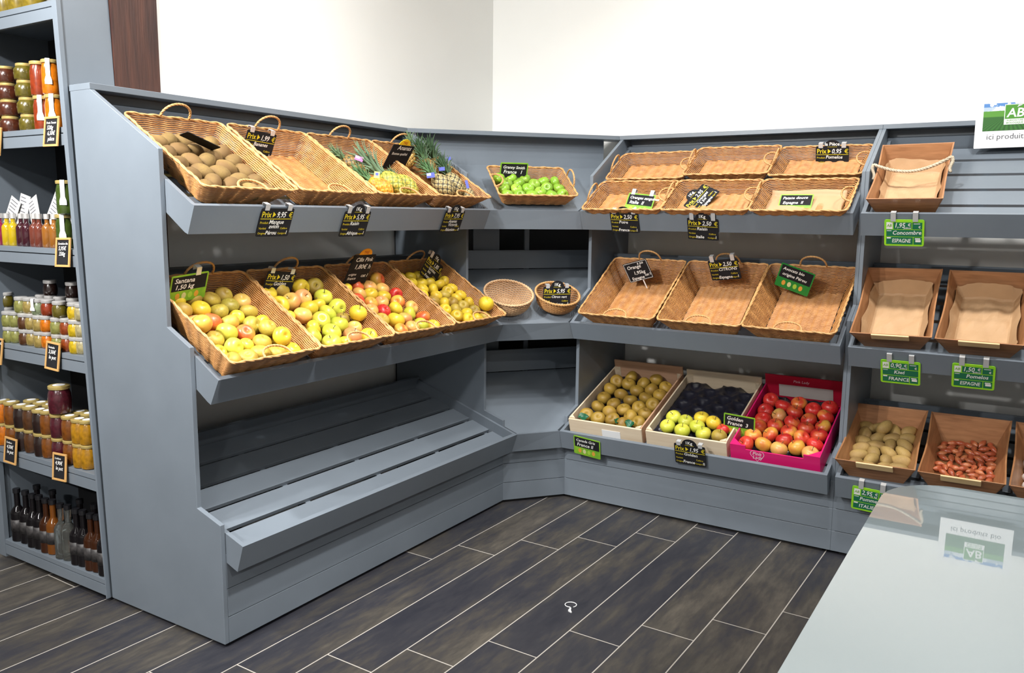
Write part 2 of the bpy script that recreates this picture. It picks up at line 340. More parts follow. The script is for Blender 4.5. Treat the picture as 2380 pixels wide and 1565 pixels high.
obj('recess_shade_lining', MB().box(.168, .178, -1.127, -.184, .02, 1.70).box(.179, 1.089, -.193, -.183, .02, 1.70), void, UC, ci)  # near-black sheets put the darkness of the unlit recess into the colour
bA, bB = V((.8815, -1.1415, 0)), V((1.097, -.8815, 0)); be = (bB - bA).normalized(); bb = V((0, 0, 1)).cross(be)
mbb = MB(); zz = [.012, .105, .206, .30]
for i in range(3):
    P4 = [V((p.x, p.y, z)) for p, z in ((bA, zz[i] + .0012), (bB, zz[i] + .0012), (bB, zz[i + 1] - .0012), (bA, zz[i + 1] - .0012))]
    mbb.add(P4 + [p + bb * .015 for p in P4], [(3, 2, 1, 0), (4, 5, 6, 7), (0, 1, 5, 4), (1, 2, 6, 5), (2, 3, 7, 6), (3, 0, 4, 7)])
obj('base_panel', mbb, grey, UC, ci, bevel=.001)
obj('shadow_gap_plinth', MB().add(*slab([(.87, -1.127), (1.088, -.866), (.9, -.6), (.6, -.9)], 0., .03)), shadow_gap, UC, ci)
# ------------------------------------------------------------------ tall jar shelving beside the post
SHZ = [2.186, 1.756, 1.325, .937, .493, .088]
YF = -2.897
UT = thing('jar_shelving_unit', 'tall grey shelving unit beside the wooden post filled with jars and bottles', 'shelving unit', Matrix.Translation((-.2, -2.75, 0)))
ti = UT.matrix_world.inverted()
def stx(z, l): return (.128 if l else .158) + (2.19 - z) * (.047 if l else .035)
st = [(stx(.012, 1), .012), (stx(.012, 0), .012), (stx(2.6, 0), 2.6), (stx(2.6, 1), 2.6)]
obj('side_panel', MB().prism([(stx(.012, 1), .012), (stx(.012, 0) - .003, .012), (stx(2.6, 0) - .003, 2.6), (stx(2.6, 1), 2.6)], -2.879, -2.699, lambda p, a: (p[0], a, p[1])), grey, UT, ti, bevel=.001)
obj('corner_stile', MB().prism(st, YF, -2.8795, lambda p, a: (p[0], a, p[1])), grey, UT, ti, bevel=.001)
obj('outer_side_panel', MB().box(-.52, -.50, -2.879, -2.56, .012, 2.6), grey, UT, ti)
obj('outer_stile', MB().box(-.535, -.485, YF, -2.8795, .012, 2.6), grey, UT, ti)
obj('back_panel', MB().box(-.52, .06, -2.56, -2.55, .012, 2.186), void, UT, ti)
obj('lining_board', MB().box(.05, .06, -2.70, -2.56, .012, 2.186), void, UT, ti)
for i, z in enumerate(SHZ):
    mb = MB().box(-.50, stx(z, 1) - .001, -2.895, -2.70, z - .020, z).box(-.50, .05, -2.70, -2.56, z - .020, z)
    sh = obj('shelf', mb, grey, UT, ti, bevel=.001)
    obj('shelf_apron', MB().box(-.50, stx(z, 1) + .005, YF + .001, -2.882, z - .063, z - .0235), grey, sh, None)
# ------------------------------------------------------------------ counter
CT = .92
cm = bpy.data.materials.new('back_painted_counter_glass'); cm.use_nodes = True; b = cm.node_tree.nodes['Principled BSDF']
b.inputs['Base Color'].default_value = (.36, .43, .455, 1); b.inputs['Roughness'].default_value = .02; b.inputs['IOR'].default_value = 1.6; b.inputs['Coat Weight'].default_value = .6; b.inputs['Coat Roughness'].default_value = .0
ce_m = mat('counter_glass_edge', (.22, .30, .30), .15, coat=.5)
ctr = thing('glass_counter', 'pale glass topped shop counter with rounded corner in front of the organic unit', 'counter', Matrix.Translation((3.25, -3.4, 0)))
cti = ctr.matrix_world.inverted()
poly = [(2.877, -4.25)] + [(2.877 + .13 - .13 * math.cos(t) , -2.862 + .147 * math.sin(t)) for t in [PI / 2 * i / 10 for i in range(11)]] + [(3.62, -2.715), (3.62, -4.25)]
obj('counter_top', MB().add(*slab(poly[::-1], CT - .012, CT)), [cm], ctr, cti)
ins = [(x + .02 if x < 3.2 else x - .02, y - .02 if y > -3.4 else y + .02) for x, y in poly]
obj('counter_body', MB().add(*slab(ins[::-1], .0, CT - .0125)), grey, ctr, cti)
# ------------------------------------------------------------------ woven baskets
def rrect(hx, hy, r, n):
    """n points evenly along a rounded rectangle, with outward normals"""
    segs = [((hx, -hy + r), (hx, hy - r), None)]
    P = []
    cs = [(hx - r, hy - r, 0), (-hx + r, hy - r, PI / 2), (-hx + r, -hy + r, PI), (hx - r, -hy + r, 3 * PI / 2)]
    dense = []
    for cx, cy, a0 in cs:
        for i in range(9):
            a = a0 + PI / 2 * i / 8; dense.append((cx + r * math.cos(a), cy + r * math.sin(a), math.cos(a), math.sin(a)))
    dense.append(dense[0]); d = np.array(dense); s = np.concatenate([[0], np.cumsum(np.hypot(np.diff(d[:, 0]), np.diff(d[:, 1])))])
    t = np.linspace(0, s[-1], n, endpoint=False)
    out = np.stack([np.interp(t, s, d[:, k]) for k in range(4)], 1); out[:, 2:] /= np.hypot(out[:, 2], out[:, 3])[:, None]
    return out, s[-1]
def ring_tubes(mb, Cn, N, r, k=5, mi=0, flat=1.):
    """Cn (n,3) closed centre line, N (n,3) outward"""
    n = len(Cn); Z = np.array([0, 0, 1.]); th = 2 * PI * np.arange(k) / k
    vs = (Cn[:, None, :] + r * (np.cos(th)[None, :, None] * N[:, None, :] * flat + np.sin(th)[None, :, None] * Z)).reshape(-1, 3)
    i = np.arange(n)[:, None]; j = np.arange(k)[None, :]; i2 = (i + 1) % n; j2 = (j + 1) % k
    fs = np.stack([i * k + j, i * k + j2, i2 * k + j2, i2 * k + j], -1).reshape(-1, 4)
    b = len(mb.v); mb.v.extend(map(tuple, vs.tolist())); mb.f.extend(map(tuple, (fs + b).tolist())); mb.m.extend([mi] * len(fs))
def twisted(mb, pts, r, tw, turns, k=5, strands=2, mi=0, closed=False):
    pts = [V(p) for p in pts]; n = len(pts)
    for s in range(strands):
        q = []; pv = V((0, 0, 1))
        for i, p in enumerate(pts):
            a = pts[i - 1] if (i or closed) else pts[0]; b_ = pts[(i + 1) % n] if (closed or i < n - 1) else pts[-1]
            t = (b_ - a).normalized(); u = (pv - t * pv.dot(t)); u = u.normalized() if u.length > 1e-5 else t.orthogonal().normalized(); pv = u; w = t.cross(u)
            an = 2 * PI * (turns * i / n + s / strands); q.append(p + (u * math.cos(an) + w * math.sin(an)) * tw)
        mb.tube(q, r, k, mi, closed)
def basket_meshes(kind, W, L, H, wf, lf, handle_axis, pitch=.0058, wave=.034, handles=(1, 1), hm=wick_rim):
    """returns {part: [(mesh, ...)]} for a flared rectangular basket; floor centre at the origin, rim at z = H"""
    body = MB(); nr = int(H / pitch); n = 14 * int(2 * (W + L) / .066)
    for kx in range(nr):
        f = (kx + .6) / nr; hx = (wf + (W - wf) * f) / 2; hy = (lf + (L - lf) * f) / 2
        o, per = rrect(hx, hy, .016 + .006 * f, n)
        sq = np.sin(2 * PI * np.arange(n) / 14. + .01); wv = .0021 * np.sign(sq) * np.abs(sq) ** .3 * (1 if kx % 2 == 0 else .85) + RNG.normal(0, .0003, n)
        Cn = np.stack([o[:, 0] + o[:, 2] * wv, o[:, 1] + o[:, 3] * wv, np.full(n, H * f) + RNG.normal(0, .0002, n)], 1)
        ring_tubes(body, Cn, np.stack([o[:, 2], o[:, 3], np.zeros(n)], 1), pitch * .50, 6, 0, .8)
    nf = int(lf / pitch); nx = 56
    for i in range(nf + 1):
        y = -lf / 2 + lf * i / nf; xs = np.linspace(-wf / 2 + .003, wf / 2 - .003, nx); sq = np.sin(2 * PI * xs / .056)
        z = .006 + .0026 * np.sign(sq) * np.abs(sq) ** .35 * (1 if i % 2 else .85)
        body.tube([(a, y, c) for a, c in zip(xs, z)], pitch * .55, 4, 0, cap=False)
    o, per = rrect(W / 2 + .001, L / 2 + .001, .022, 2 * int(per / .010))
    rim = MB(); twisted(rim, [(a, b_, H + .002 + .0015 * math.sin(i * .35)) for i, (a, b_) in enumerate(o[:, :2])], .0036, .0018, per / .075, 6, 2, 0, True)
    res = [('weave', body.mesh(kind + '_weave', [wick], True), None), ('rim', rim.mesh(kind + '_rim', [wick_rim], True), None)]
    for sgn, fold in zip((1, -1), handles):
        if fold is None: continue
        h = MB(); pts = []; hw, hh = .060, (.062 if fold < 1 else .050)
        for i in range(25):
            a = PI * i / 24; xx = hw * math.cos(a); zz = hh * math.sin(a) ** .8 if a not in (0, PI) else 0.
            lean = -sgn * math.sin(fold) * max(zz, 0) if handle_axis == 'y' else -sgn * math.sin(fold) * max(zz, 0)
            up = math.cos(fold) * max(zz, 0)
            pts.append((xx, sgn * (L / 2 + .001) + lean, H + up) if handle_axis == 'y' else (sgn * (W / 2 + .001) + lean, xx, H + up))
        twisted(h, pts, .0027, .0024, 5., 5, 3)
        res.append(('handle', h.mesh(kind + '_handle', [hm], True), None))
    return res
def put_basket(meshes, M, label, group, name='wicker_basket', cat='basket'):
    t = thing(name, label, cat, M, group)
    for nme, me, _ in meshes: link(nme, me, t)
    return t
BIG = basket_meshes('deep_basket', .405, .49, .095, .285, .37, 'y', handles=(.15, 1.45))
MIDB = basket_meshes('tall_deep_basket', .40, .485, .118, .285, .37, 'y', handles=(.15, 1.45))
SMALL = basket_meshes('shallow_basket', .42, .275, .062, .34, .20, 'x', handles=(1.25, .35))
GRANB = basket_meshes('apple_basket', .41, .30, .075, .33, .21, 'x', handles=(.0, 1.3))
rj = lambda a: random.uniform(-a, a)
BF = {}     # frames of containers by key
def basket_M(side, lev, al, s, h=-.041, rz=0.):
    return tray_frame(side, lev, al, s, h) @ Matrix.Rotation(rz, 4, 'Z')
GB = 'large wicker baskets on the grey units'
for key, side, lev, al, s, lab in [
    ('Lt1', 'L', 1, -2.615, .27, 'long wicker basket heaped with brown kiwis, nearest the end panel on the upper tray'),
    ('Lt2', 'L', 1, -2.185, .27, 'long empty wicker basket between the kiwis and the pineapples on upper tray'),
    ('Lt3', 'L', 1, -1.765, .27, 'long wicker basket with yellow and orange pineapples under the black pineapple slate'),
    ('Lt4', 'L', 1, -1.350, .27, 'long wicker basket with dark grey pineapples with blue tags'),
    ('Lm1', 'L', 2, -2.645, .228, 'long wicker basket of mottled olive apples, nearest the end panel, middle tray'),
    ('Lm2', 'L', 2, -2.235, .228, 'long wicker basket of large pale yellow apples behind the 1,50 price card'),
    ('Lm3', 'L', 2, -1.820, .228, 'long wicker basket of red-blushed apples under the tall black slate'),
    ('Lm4', 'L', 2, -1.402, .228, 'long wicker basket of small lemon-yellow apples beside the corner bowls'),
    ('Rm1', 'R', 2, 1.383, .228, 'long empty wicker basket holding a tilted slate with white border'),
    ('Rm2', 'R', 2, 1.800, .228, 'long empty wicker basket with the black lemon price card'),
    ('Rm3', 'R', 2, 2.206, .228, 'long empty wicker basket with the emerald green card')]:
    M = basket_M(side, lev, al, s, rz=rj(.012)); BF[key] = M; put_basket(MIDB if key[1] == 'm' else BIG, M, lab, GB)
GS = 'shallow wicker baskets on the upper right tray'
for key, al, s, h, rz, lab in [
    ('Rf1', 1.345, .115, -.038, .0, 'shallow wicker basket in front row with small green-edged card, above the 2,50 pear card'),
    ('Rf2', 1.765, .115, -.038, .0, 'shallow wicker basket in front row with a black price card lying askew inside'),
    ('Rf3', 2.188, .115, -.038, .0, 'shallow wicker basket lined with brown paper in front row'),
    ('Rb1', 1.355, .405, -.030, .02, 'shallow empty wicker basket at the back beside the corner unit'),
    ('Rb2', 1.775, .420, -.020, .0, 'shallow empty wicker basket in the middle of the back row'),
    ('Rb3', 2.195, .415, -.028, .0, 'shallow wicker basket in back row with black price card hanging inside')]:
    M = basket_M('R', 1, al, s, h, rz); BF[key] = M; put_basket(SMALL, M, lab, GS)
M = corner_frame(1, .245, .165, .001); BF['gran'] = M
put_basket(GRANB, M, 'shallow wicker basket filled with bright green apples on top of the corner unit', None)
# round willow bowls
def bowl_meshes(kind, R, H, rf, body_m, rim_m, pitch=.0062):
    mb = MB(); n = 96; nr = int((H * 1.15) / pitch); th = 2 * PI * np.arange(n) / n; Nn = np.stack([np.cos(th), np.sin(th), 0 * th], 1)
    for k in range(nr):
        f = (k + .5) / nr; r = rf + (R - rf) * math.sin(f * PI / 2) ** .9; z = H * (1 - math.cos(f * PI / 2)) ** .85 + .004
        wv = .0017 * np.sin(th * 24 + (k % 2) * PI)
        Cn = Nn * (r + wv)[:, None]; Cn[:, 2] = z; ring_tubes(mb, Cn, Nn, pitch * .54, 5, 0, .8)
    for k in range(int(rf / pitch)):
        Cn = Nn * (pitch * (k + .8)); Cn[:, 2] = .005 + .0015 * np.sin(th * 12 + (k % 2) * PI); ring_tubes(mb, Cn, Nn, pitch * .54, 4)
    rm = MB(); pts = [((R + .003) * math.cos(a), (R + .003) * math.sin(a), H + .006) for a in np.linspace(0, 2 * PI, 240, endpoint=False)]
    twisted(rm, pts, .0042, .0030, 26, 6, 2, 0, True)
    return [('weave', mb.mesh(kind + '_weave', [body_m], True), None), ('rim', rm.mesh(kind + '_rim', [rim_m], True), None)]
BOWL = bowl_meshes('bowl', .122, .082, .075, wick_pale, wick_pale, .0052); BOWL2 = bowl_meshes('bowl_b', .112, .075, .07, wick, wick_rim, .0052)
M = corner_frame(2, .055, .15, .004); BF['bowl1'] = M; put_basket(BOWL, M, 'round pale willow bowl, empty, beside the lemon-yellow apples on the corner shelf', 'round willow bowls on corner shelf', 'willow_bowl', 'bowl')
M = corner_frame(2, .318, .145, .004); BF['bowl2'] = M; put_basket(BOWL2, M, 'round darker willow bowl with a 5,95 price card on the corner shelf', 'round willow bowls on corner shelf', 'willow_bowl', 'bowl')
# ------------------------------------------------------------------ plywood boxes of the organic unit
def ply_box(M, label, group, W=.312, L=.465, H=.108, wf=.215, lf=.37, grip=True):
    t = thing('plywood_box', label, 'box', M, group); th = .006
    def wall(p):      # p: outer quad points bottom a,b top b,a plus inward dir
        a, b_, c, d, inn = p; q = [a, b_, c, d]; return MB().add([V(x) for x in q] + [V(x) + V(inn) * th for x in q], [(0, 1, 2, 3), (7, 6, 5, 4), (0, 4, 5, 1), (1, 5, 6, 2), (2, 6, 7, 3), (3, 7, 4, 0)])
    a, b_ = wf / 2, lf / 2; A, B2 = W / 2, L / 2
    obj('bottom', MB().box(-a, a, -b_, b_, .0, .006), plywood, t)
    obj('front_board', wall(((-a, -b_, 0), (a, -b_, 0), (A, -B2, H), (-A, -B2, H), (0, 1, 0))), plywood, t, bevel=.0015)
    obj('rear_board', wall(((-a, b_, 0), (a, b_, 0), (A, B2, H + .012), (-A, B2, H + .012), (0, -1, 0))), plywood, t, bevel=.0015)
    for s in (-1, 1):
        n = 14; lo = []; hi = []
        for i in range(n + 1):
            f = i / n; dip = .014 * math.sin(PI * f) ** 1.5; hh = H - dip
            k = hh / H; lo.append((s * a, -b_ + 2 * b_ * f, 0)); hi.append((s * (a + (A - a) * k), (-B2 + 2 * B2 * f) , hh + .012 * f))
        mb = MB(); vs = lo + hi + [(x - s * th, y, z + .001) for x, y, z in lo] + [(x - s * th, y, z) for x, y, z in hi]; m_ = n + 1
        fs = []
        for i in range(n):
            fs += [(i, i + 1, m_ + i + 1, m_ + i), (2 * m_ + i, 3 * m_ + i, 3 * m_ + i + 1, 2 * m_ + i + 1), (m_ + i, m_ + i + 1, 3 * m_ + i + 1, 3 * m_ + i)]
        fs += [(0, m_, 3 * m_, 2 * m_), (n, 2 * m_ + n, 3 * m_ + n, m_ + n)]
        obj('side_wall', mb.add(vs, fs), plywood, t)
    if grip:
        k = (H - .012) / H; yy = lambda z: -(b_ + (B2 - b_) * z / H)
        g = MB(); z0, z1 = H - .030, H + .0035
        P = [(-.072, yy(z0) - .0005, z0), (.072, yy(z0) - .0005, z0), (.072, yy(z1) - .0005, z1), (-.072, yy(z1) - .0005, z1)]
        g.add([V(p) for p in P] + [V(p) + V((0, -.006, -.003)) for p in P], [(0, 1, 2, 3), (7, 6, 5, 4), (0, 4, 5, 1), (1, 5, 6, 2), (2, 6, 7, 3), (3, 7, 4, 0)])
        obj('grip_batten', g, batten, t, bevel=.002)
    return t
def liner(M, label, seed, W=.27, L=.40, H=.085, wf=.20, lf=.355):
    rs = np.random.RandomState(seed); n = 34; vs = []; fs = []
    ph = rs.rand(8, 3) * 6
    for j in range(n + 1):
        for i in range(n + 1):
            uu, vv = i / n * 2 - 1, j / n * 2 - 1
            d = max(abs(uu), abs(vv)); f = max(0, (d - .62) / .38)
            x = (wf / 2) * uu / .62 if abs(uu) < .62 else math.copysign(wf / 2 + (W - wf) / 2 * (abs(uu) - .62) / .38, uu)
            y = (lf / 2) * vv / .66 if abs(vv) < .66 else math.copysign(lf / 2 + (L - lf) / 2 * (abs(vv) - .66) / .34, vv)
            zx = H * max(0, (abs(uu) - .62) / .38); zy = H * max(0, (abs(vv) - .66) / .34) * (.55 if vv < 0 else 1.15)
            z = max(zx, zy) if min(zx, zy) < .001 else max(zx, zy) * .95
            edge = .25 * math.sin(3.1 * uu + ph[0, 0]) + .25 * math.sin(2.3 * vv + ph[1, 1]); z *= .85 + .45 * edge
            cr_ = sum(abs(((math.sin(ph[k, 0]) * uu + math.cos(ph[k, 0]) * vv) * (1.3 + .5 * k) + ph[k, 1]) % 1. - .5) for k in range(5)) / 5
            x *= .95 - .07 * f * abs(math.sin(ph[2, 0] + 4 * vv)); y *= .96
            x += .012 * (cr_ - .2) * f; vs.append((x, y, .0085 + z * .9 + .034 * max(0, cr_ - .16) * (1. if f < .1 else .7) + .010 * max(0, math.sin(2.1 * uu + 1.7 * vv + ph[3, 2])) ** 6))
    for j in range(n):
        for i in range(n): a = j * (n + 1) + i; fs.append((a, a + 1, a + n + 2, a + n + 1))
    me = MB().add(vs, fs).mesh('paper_liner', [kraft], False); o = link('paper_liner', me); o.matrix_world = M
    so = o.modifiers.new('thickness', 'SOLIDIFY'); so.thickness = .0006
    return tag(o, label, 'paper liner')
GP = 'brown plywood boxes on the organic unit'
def boxM(lev, al, s, rz=0.): return tray_frame('R', lev, al, s, -.043) @ Matrix.Rotation(rz, 4, 'Z')
BF['Bt'] = boxM(1, 2.607, .245, .02)
bt = ply_box(BF['Bt'], 'brown plywood box with a rope handle on the top tray beside the AB sign', GP, W=.29, L=.46, H=.105, grip=False)
mb = MB(); pts = []
for i in range(40):
    f = i / 39; x = -.150 + .300 * f
    pts.append((x, .015 + .035 * f - .02 * math.sin(PI * f), .112 + .022 * (2 * f - 1) ** 2 - .018 * math.sin(PI * f) + .008 * f))
twisted(mb, pts, .0038, .0042, 9, 6, 3)
for sx, yb, zb in ((-.150, .015, .134), (.150, .05, .142)):
    twisted(mb, [(sx * (1 + .03 * math.sin(t)), yb - .006 * t, zb - .009 * t) for t in np.linspace(0, 6, 24)], .0036, .004, 4, 6, 3)
obj('rope_handle', mb, rope, bt, None, True)
liner(BF['Bt'], 'flat brown paper liner inside the plywood box with rope handle', 3, .25, .36, .06, .20, .30)
BF['Bm1'] = boxM(2, 2.602, .255, .03); BF['Bm2'] = boxM(2, 2.932, .255, -.005)
ply_box(BF['Bm1'], 'brown plywood box with crumpled paper above the 0,90 green card', GP); liner(BF['Bm1'], 'crumpled brown paper in the plywood box next to the divider', 5)
ply_box(BF['Bm2'], 'brown plywood box with crumpled paper above the 1,50 green card', GP); liner(BF['Bm2'], 'crumpled brown paper in the second middle-tray plywood box, furthest from the divider', 11)
BF['Bl1'] = boxM(3, 2.590, .275, .02); BF['Bl2'] = boxM(3, 2.912, .275, .01); BF['Bl3'] = boxM(3, 3.235, .275)
ply_box(BF['Bl1'], 'brown plywood box holding potatoes', GP); ply_box(BF['Bl2'], 'brown plywood box holding red shallots', GP); ply_box(BF['Bl3'], 'brown plywood box holding white garlic, partly behind the counter', GP)
# ------------------------------------------------------------------ crates
def crate(M, label, m_front, m_side, group, W=.40, L=.585, H=.095, back=.135):
    t = thing('fruit_crate', label, 'crate', M, group)
    obj('bottom', MB().box(-W / 2 + .01, W / 2 - .01, -L / 2 + .01, L / 2 - .01, .0, .006), m_side, t)
    obj('front_board', MB().box(-W / 2, W / 2, -L / 2, -L / 2 + .010, 0, H - .004), m_front, t, bevel=.0015)
    obj('rear_board', MB().box(-W / 2, W / 2, L / 2 - .010, L / 2, 0, back), m_side, t, bevel=.0015)
    for s in (-1, 1):
        obj('side_board', MB().box(min(s * W / 2, s * (W / 2 - .008)), max(s * W / 2, s * (W / 2 - .008)), -L / 2 + .0105, L / 2 - .0105, 0, H), m_side if s > 0 else m_front, t, bevel=.0012)
        for y in (-1, 1): obj('corner_block', MB().prism([(s * (W / 2 - .009), y * (L / 2 - .011)), (s * (W / 2 - .034), y * (L / 2 - .011)), (s * (W / 2 - .009), y * (L / 2 - .036))], .0065, H, lambda q, z: (q[0], q[1], z)), m_front, t)
    return t
def crM(al, s, rz=0.): return tray_frame('R', 3, al, s, -.043) @ Matrix.Rotation(rz, 4, 'Z')
BF['c1'] = crM(1.340, .345, .0); BF['c2'] = crM(1.762, .345, .0); BF['c3'] = crM(2.180, .335, .0)
c1t = crate(BF['c1'], 'raw wooden crate of brown russet apples on the lowest tray beside the corner', poplar, poplar_red, 'raw wooden crates on the lowest tray')
obj('paper_label', MB().box(-.015, .085, -.2945, -.2928, .012, .058), white_card, c1t)
crate(BF['c2'], 'raw wooden crate with few golden apples and black tray on the lowest tray', poplar, poplar, 'raw wooden crates on the lowest tray', back=.125)
# pink cardboard tray
t = thing('cardboard_apple_tray', 'magenta cardboard tray packed with red apples on the lowest tray', 'box', BF['c3']); PT = t
W, L, H = .395, .585, .10
obj('bottom', MB().box(-W / 2 + .006, W / 2 - .006, -L / 2 + .006, L / 2 - .006, 0, .005), magenta, t)
obj('front_panel', MB().box(-W / 2, W / 2, -L / 2, -L / 2 + .006, 0, H * .8).box(-W / 2, -W / 2 + .07, -L / 2, -L / 2 + .006, H * .8, H).box(W / 2 - .07, W / 2, -L / 2, -L / 2 + .006, H * .8, H), magenta, t)
obj('rear_panel', MB().box(-W / 2, W / 2, L / 2 - .006, L / 2, 0, .155), crimson, t)
obj('rear_print', MB().box(-.13, .13, L / 2 - .0078, L / 2 - .0062, .04, .105), mat('pale_card_print', (.55, .50, .48), .5), t)
for s in (-1, 1): obj('side_panel', MB().box(min(s * W / 2, s * (W / 2 - .006)), max(s * W / 2, s * (W / 2 - .006)), -L / 2 + .0065, L / 2 - .0065, 0, H), magenta, t)
for s in (-1, 1):
    obj('corner_flap', MB().prism([(s * (W / 2 - .0065), -L / 2 + .0065), (s * (W / 2 - .05), -L / 2 + .0065), (s * (W / 2 - .0065), -L / 2 + .05)], H - .004, H, lambda q, z: (q[0], q[1], z)), magenta, t)
# black moulded cup tray
def cup_tray(M, label, W=.37, L=.55, z0=.008, nx=4, ny=6):
    n = 60; vs = []; fs = []
    for j in range(n + 1):
        for i in range(n + 1):
            x, y = (i / n - .5) * W, (j / n - .5) * L
            cx, cy = (i / n * nx) % 1 - .5, (j / n * ny + (.5 if int(i / n * nx) % 2 else 0)) % 1 - .5
            d = math.hypot(cx, cy); z = .030 - .026 * max(0, math.cos(min(d, .5) * PI)) + .002 * math.sin(12 * cx + 9 * cy)
            vs.append((x, y, z0 + z))
    for j in range(n):
        for i in range(n): a = j * (n + 1) + i; fs.append((a, a + 1, a + n + 2, a + n + 1))
    o = link('moulded_fruit_tray', MB().add(vs, fs).mesh('moulded_fruit_tray', [black_plastic], True)); o.matrix_world = M
    so = o.modifiers.new('thickness', 'SOLIDIFY'); so.thickness = .0008
    return tag(o, label, 'fruit tray')
cup_tray(BF['c2'] @ Matrix.Translation((0, 0, .018)), 'black moulded plastic cup tray behind the golden apples in the wooden crate')
cup_tray(BF['c1'], 'black moulded plastic cup tray under the russet apples'); cup_tray(BF['c3'], 'black moulded plastic cup tray under the red apples in the magenta tray')
# ------------------------------------------------------------------ fruit
R0 = .035
def apple_mesh(name, seed, tall=1.):
    rs = np.random.RandomState(seed); mb = MB(); k = 22; prof = []
    for i in range(17):
        a = PI * i / 16; r = math.sin(a); z = -math.cos(a)
        rr = r * (1.0 + .06 * (z)) ; zz = z * .86 * tall
        if z > 0: zz -= .30 * math.exp(-(r / .26) ** 2)
        else: zz += .20 * math.exp(-(r / .24) ** 2)
        prof.append((rr, zz))
    p = rs.rand(4) * 6
    vs = []; n = len(prof)
    for r, z in prof:
        for j in range(k):
            t = 2 * PI * j / k; f = 1 + .025 * math.cos(5 * t + p[0]) * (.3 + .7 * (z < 0)) + .03 * math.cos(t + p[1]) + .02 * math.cos(2 * t + p[2])
            vs.append((R0 * max(r, .015) * f * math.cos(t), R0 * max(r, .015) * f * math.sin(t), R0 * z * (1 + .03 * math.cos(t + p[3]))))
    fs = [(i * k + j, i * k + (j + 1) % k, (i + 1) * k + (j + 1) % k, (i + 1) * k + j) for i in range(n - 1) for j in range(k)]
    fs += [tuple(range(k))[::-1], tuple(range((n - 1) * k, n * k))]
    return mb.add(vs, fs).mesh(name, [A_GOLD], True)
APP = [apple_mesh('apple', i, t) for i, t in enumerate((1., .94, 1.06))]
STM = MB().tube([(0, 0, .014), (.001, 0, .022), (.003, .001, .030), (.0055, .002, .036)], [.0014, .0012, .0012, .0018], 6).mesh('stalk', [stem_m], True)
def blob(name, m, lx, ly, lz, seed, amp=.07, k=18, tip=0.):
    rs = np.random.RandomState(seed); d = rs.normal(size=(6, 3)); ph = rs.rand(6) * 6; vs = []; n = 13
    for i in range(n):
        a = PI * i / (n - 1)
        for j in range(k):
            t = 2 * PI * j / k; p = np.array([-math.cos(a), math.sin(a) * math.cos(t), math.sin(a) * math.sin(t)])
            f = 1 + amp * sum(math.sin(2.2 * d[q] @ p + ph[q]) for q in range(6)) / 3
            x = p[0] * (1 + tip * abs(p[0]) ** 6)
            g = 1 - (.35 * max(0, abs(p[0]) - .6) if tip else 0)
            vs.append((x * f * lx, p[1] * f * ly * g, p[2] * f * lz * g))
    fs = [(i * k + j, i * k + (j + 1) % k, (i + 1) * k + (j + 1) % k, (i + 1) * k + j) for i in range(n - 1) for j in range(k)]
    return MB().add(vs, fs).mesh(name, [m], True)
KIW = [blob('kiwi', KIWI_M, .036, .0265, .0265, s, .03) for s in (1, 2)]
POT = [blob('potato', POT_M, .044, .030, .027, s, .10) for s in (3, 4, 5)]
SHA = [blob('shallot', SHAL_M, .021, .0125, .0120, s, .06, 12, .25) for s in (6, 7, 8)]
GAR = [blob('garlic_bulb', GARL_M, .027, .028, .021, s, .06) for s in (9, 10)]
def relax(P, R, wf, W, lf, L, H, it=220, fl=.008):
    """settle round bodies in a flared box: no overlap, inside the walls, resting on each other or on the floor"""
    P = P.copy(); n = len(P)
    for k in range(it):
        P[:, 2] -= .0016 if k < it - 30 else .0006
        for _ in range(2):
            D = P[:, None] - P[None]; d = np.sqrt((D ** 2).sum(-1)) + np.eye(n); ov = (R[:, None] + R[None]) * .985 - d; np.fill_diagonal(ov, 0)
            ov = np.maximum(ov, 0); P += ((D / d[..., None]) * (ov * .42)[..., None]).sum(1)
            z = np.clip(P[:, 2] / H, 0, 1); hx = wf / 2 + (W - wf) / 2 * z - R * 1.03 - .003; hy = lf / 2 + (L - lf) / 2 * z - R * 1.03 - .003
            P[:, 0] = np.clip(P[:, 0], -hx, hx); P[:, 1] = np.clip(P[:, 1], -hy, hy); P[:, 2] = np.maximum(P[:, 2], R * .96 + fl)
    return P
def place(M, px, R, dims, h0, fl=.008):
    """photo positions -> resting places in the container"""
    n = len(px); R = np.array(R); Mi = M.inverted(); h = np.full(n, h0)
    nz = V((M[0][2], M[1][2], M[2][2])).normalized(); o = M.to_translation()
    for rnd in range(3):
        P = []
        for q, hh in zip(px, h):
            p = Mi @ hit(q, o + nz * float(hh), nz); P.append((p.x, p.y, hh))
        P = relax(np.array(P) + RNG.normal(0, .0004, (n, 3)), R, *dims, fl=fl); h = P[:, 2]
    return P
def rows_labels(P, desc, where, gap):
    """say which one: row from the front of its container, then its turn from the left"""
    idx = sorted(range(len(P)), key=lambda i: P[i][1]); rows = []; 
    for i in idx:
        if rows and P[i][1] - P[rows[-1][0]][1] < gap and len(rows[-1]) < 12: rows[-1].append(i)
        else: rows.append([i])
    lab = {}
    for r, row in enumerate(rows):
        row.sort(key=lambda i: P[i][0])
        for k, i in enumerate(row): lab[i] = f'{desc[i]} in {where}, {ORDN[r]} row from front, {ORDN[k]} from left'
    return lab
DB = (.285, .405, .37, .49, .095); DM = (.285, .40, .37, .485, .118)     # deep basket inner size
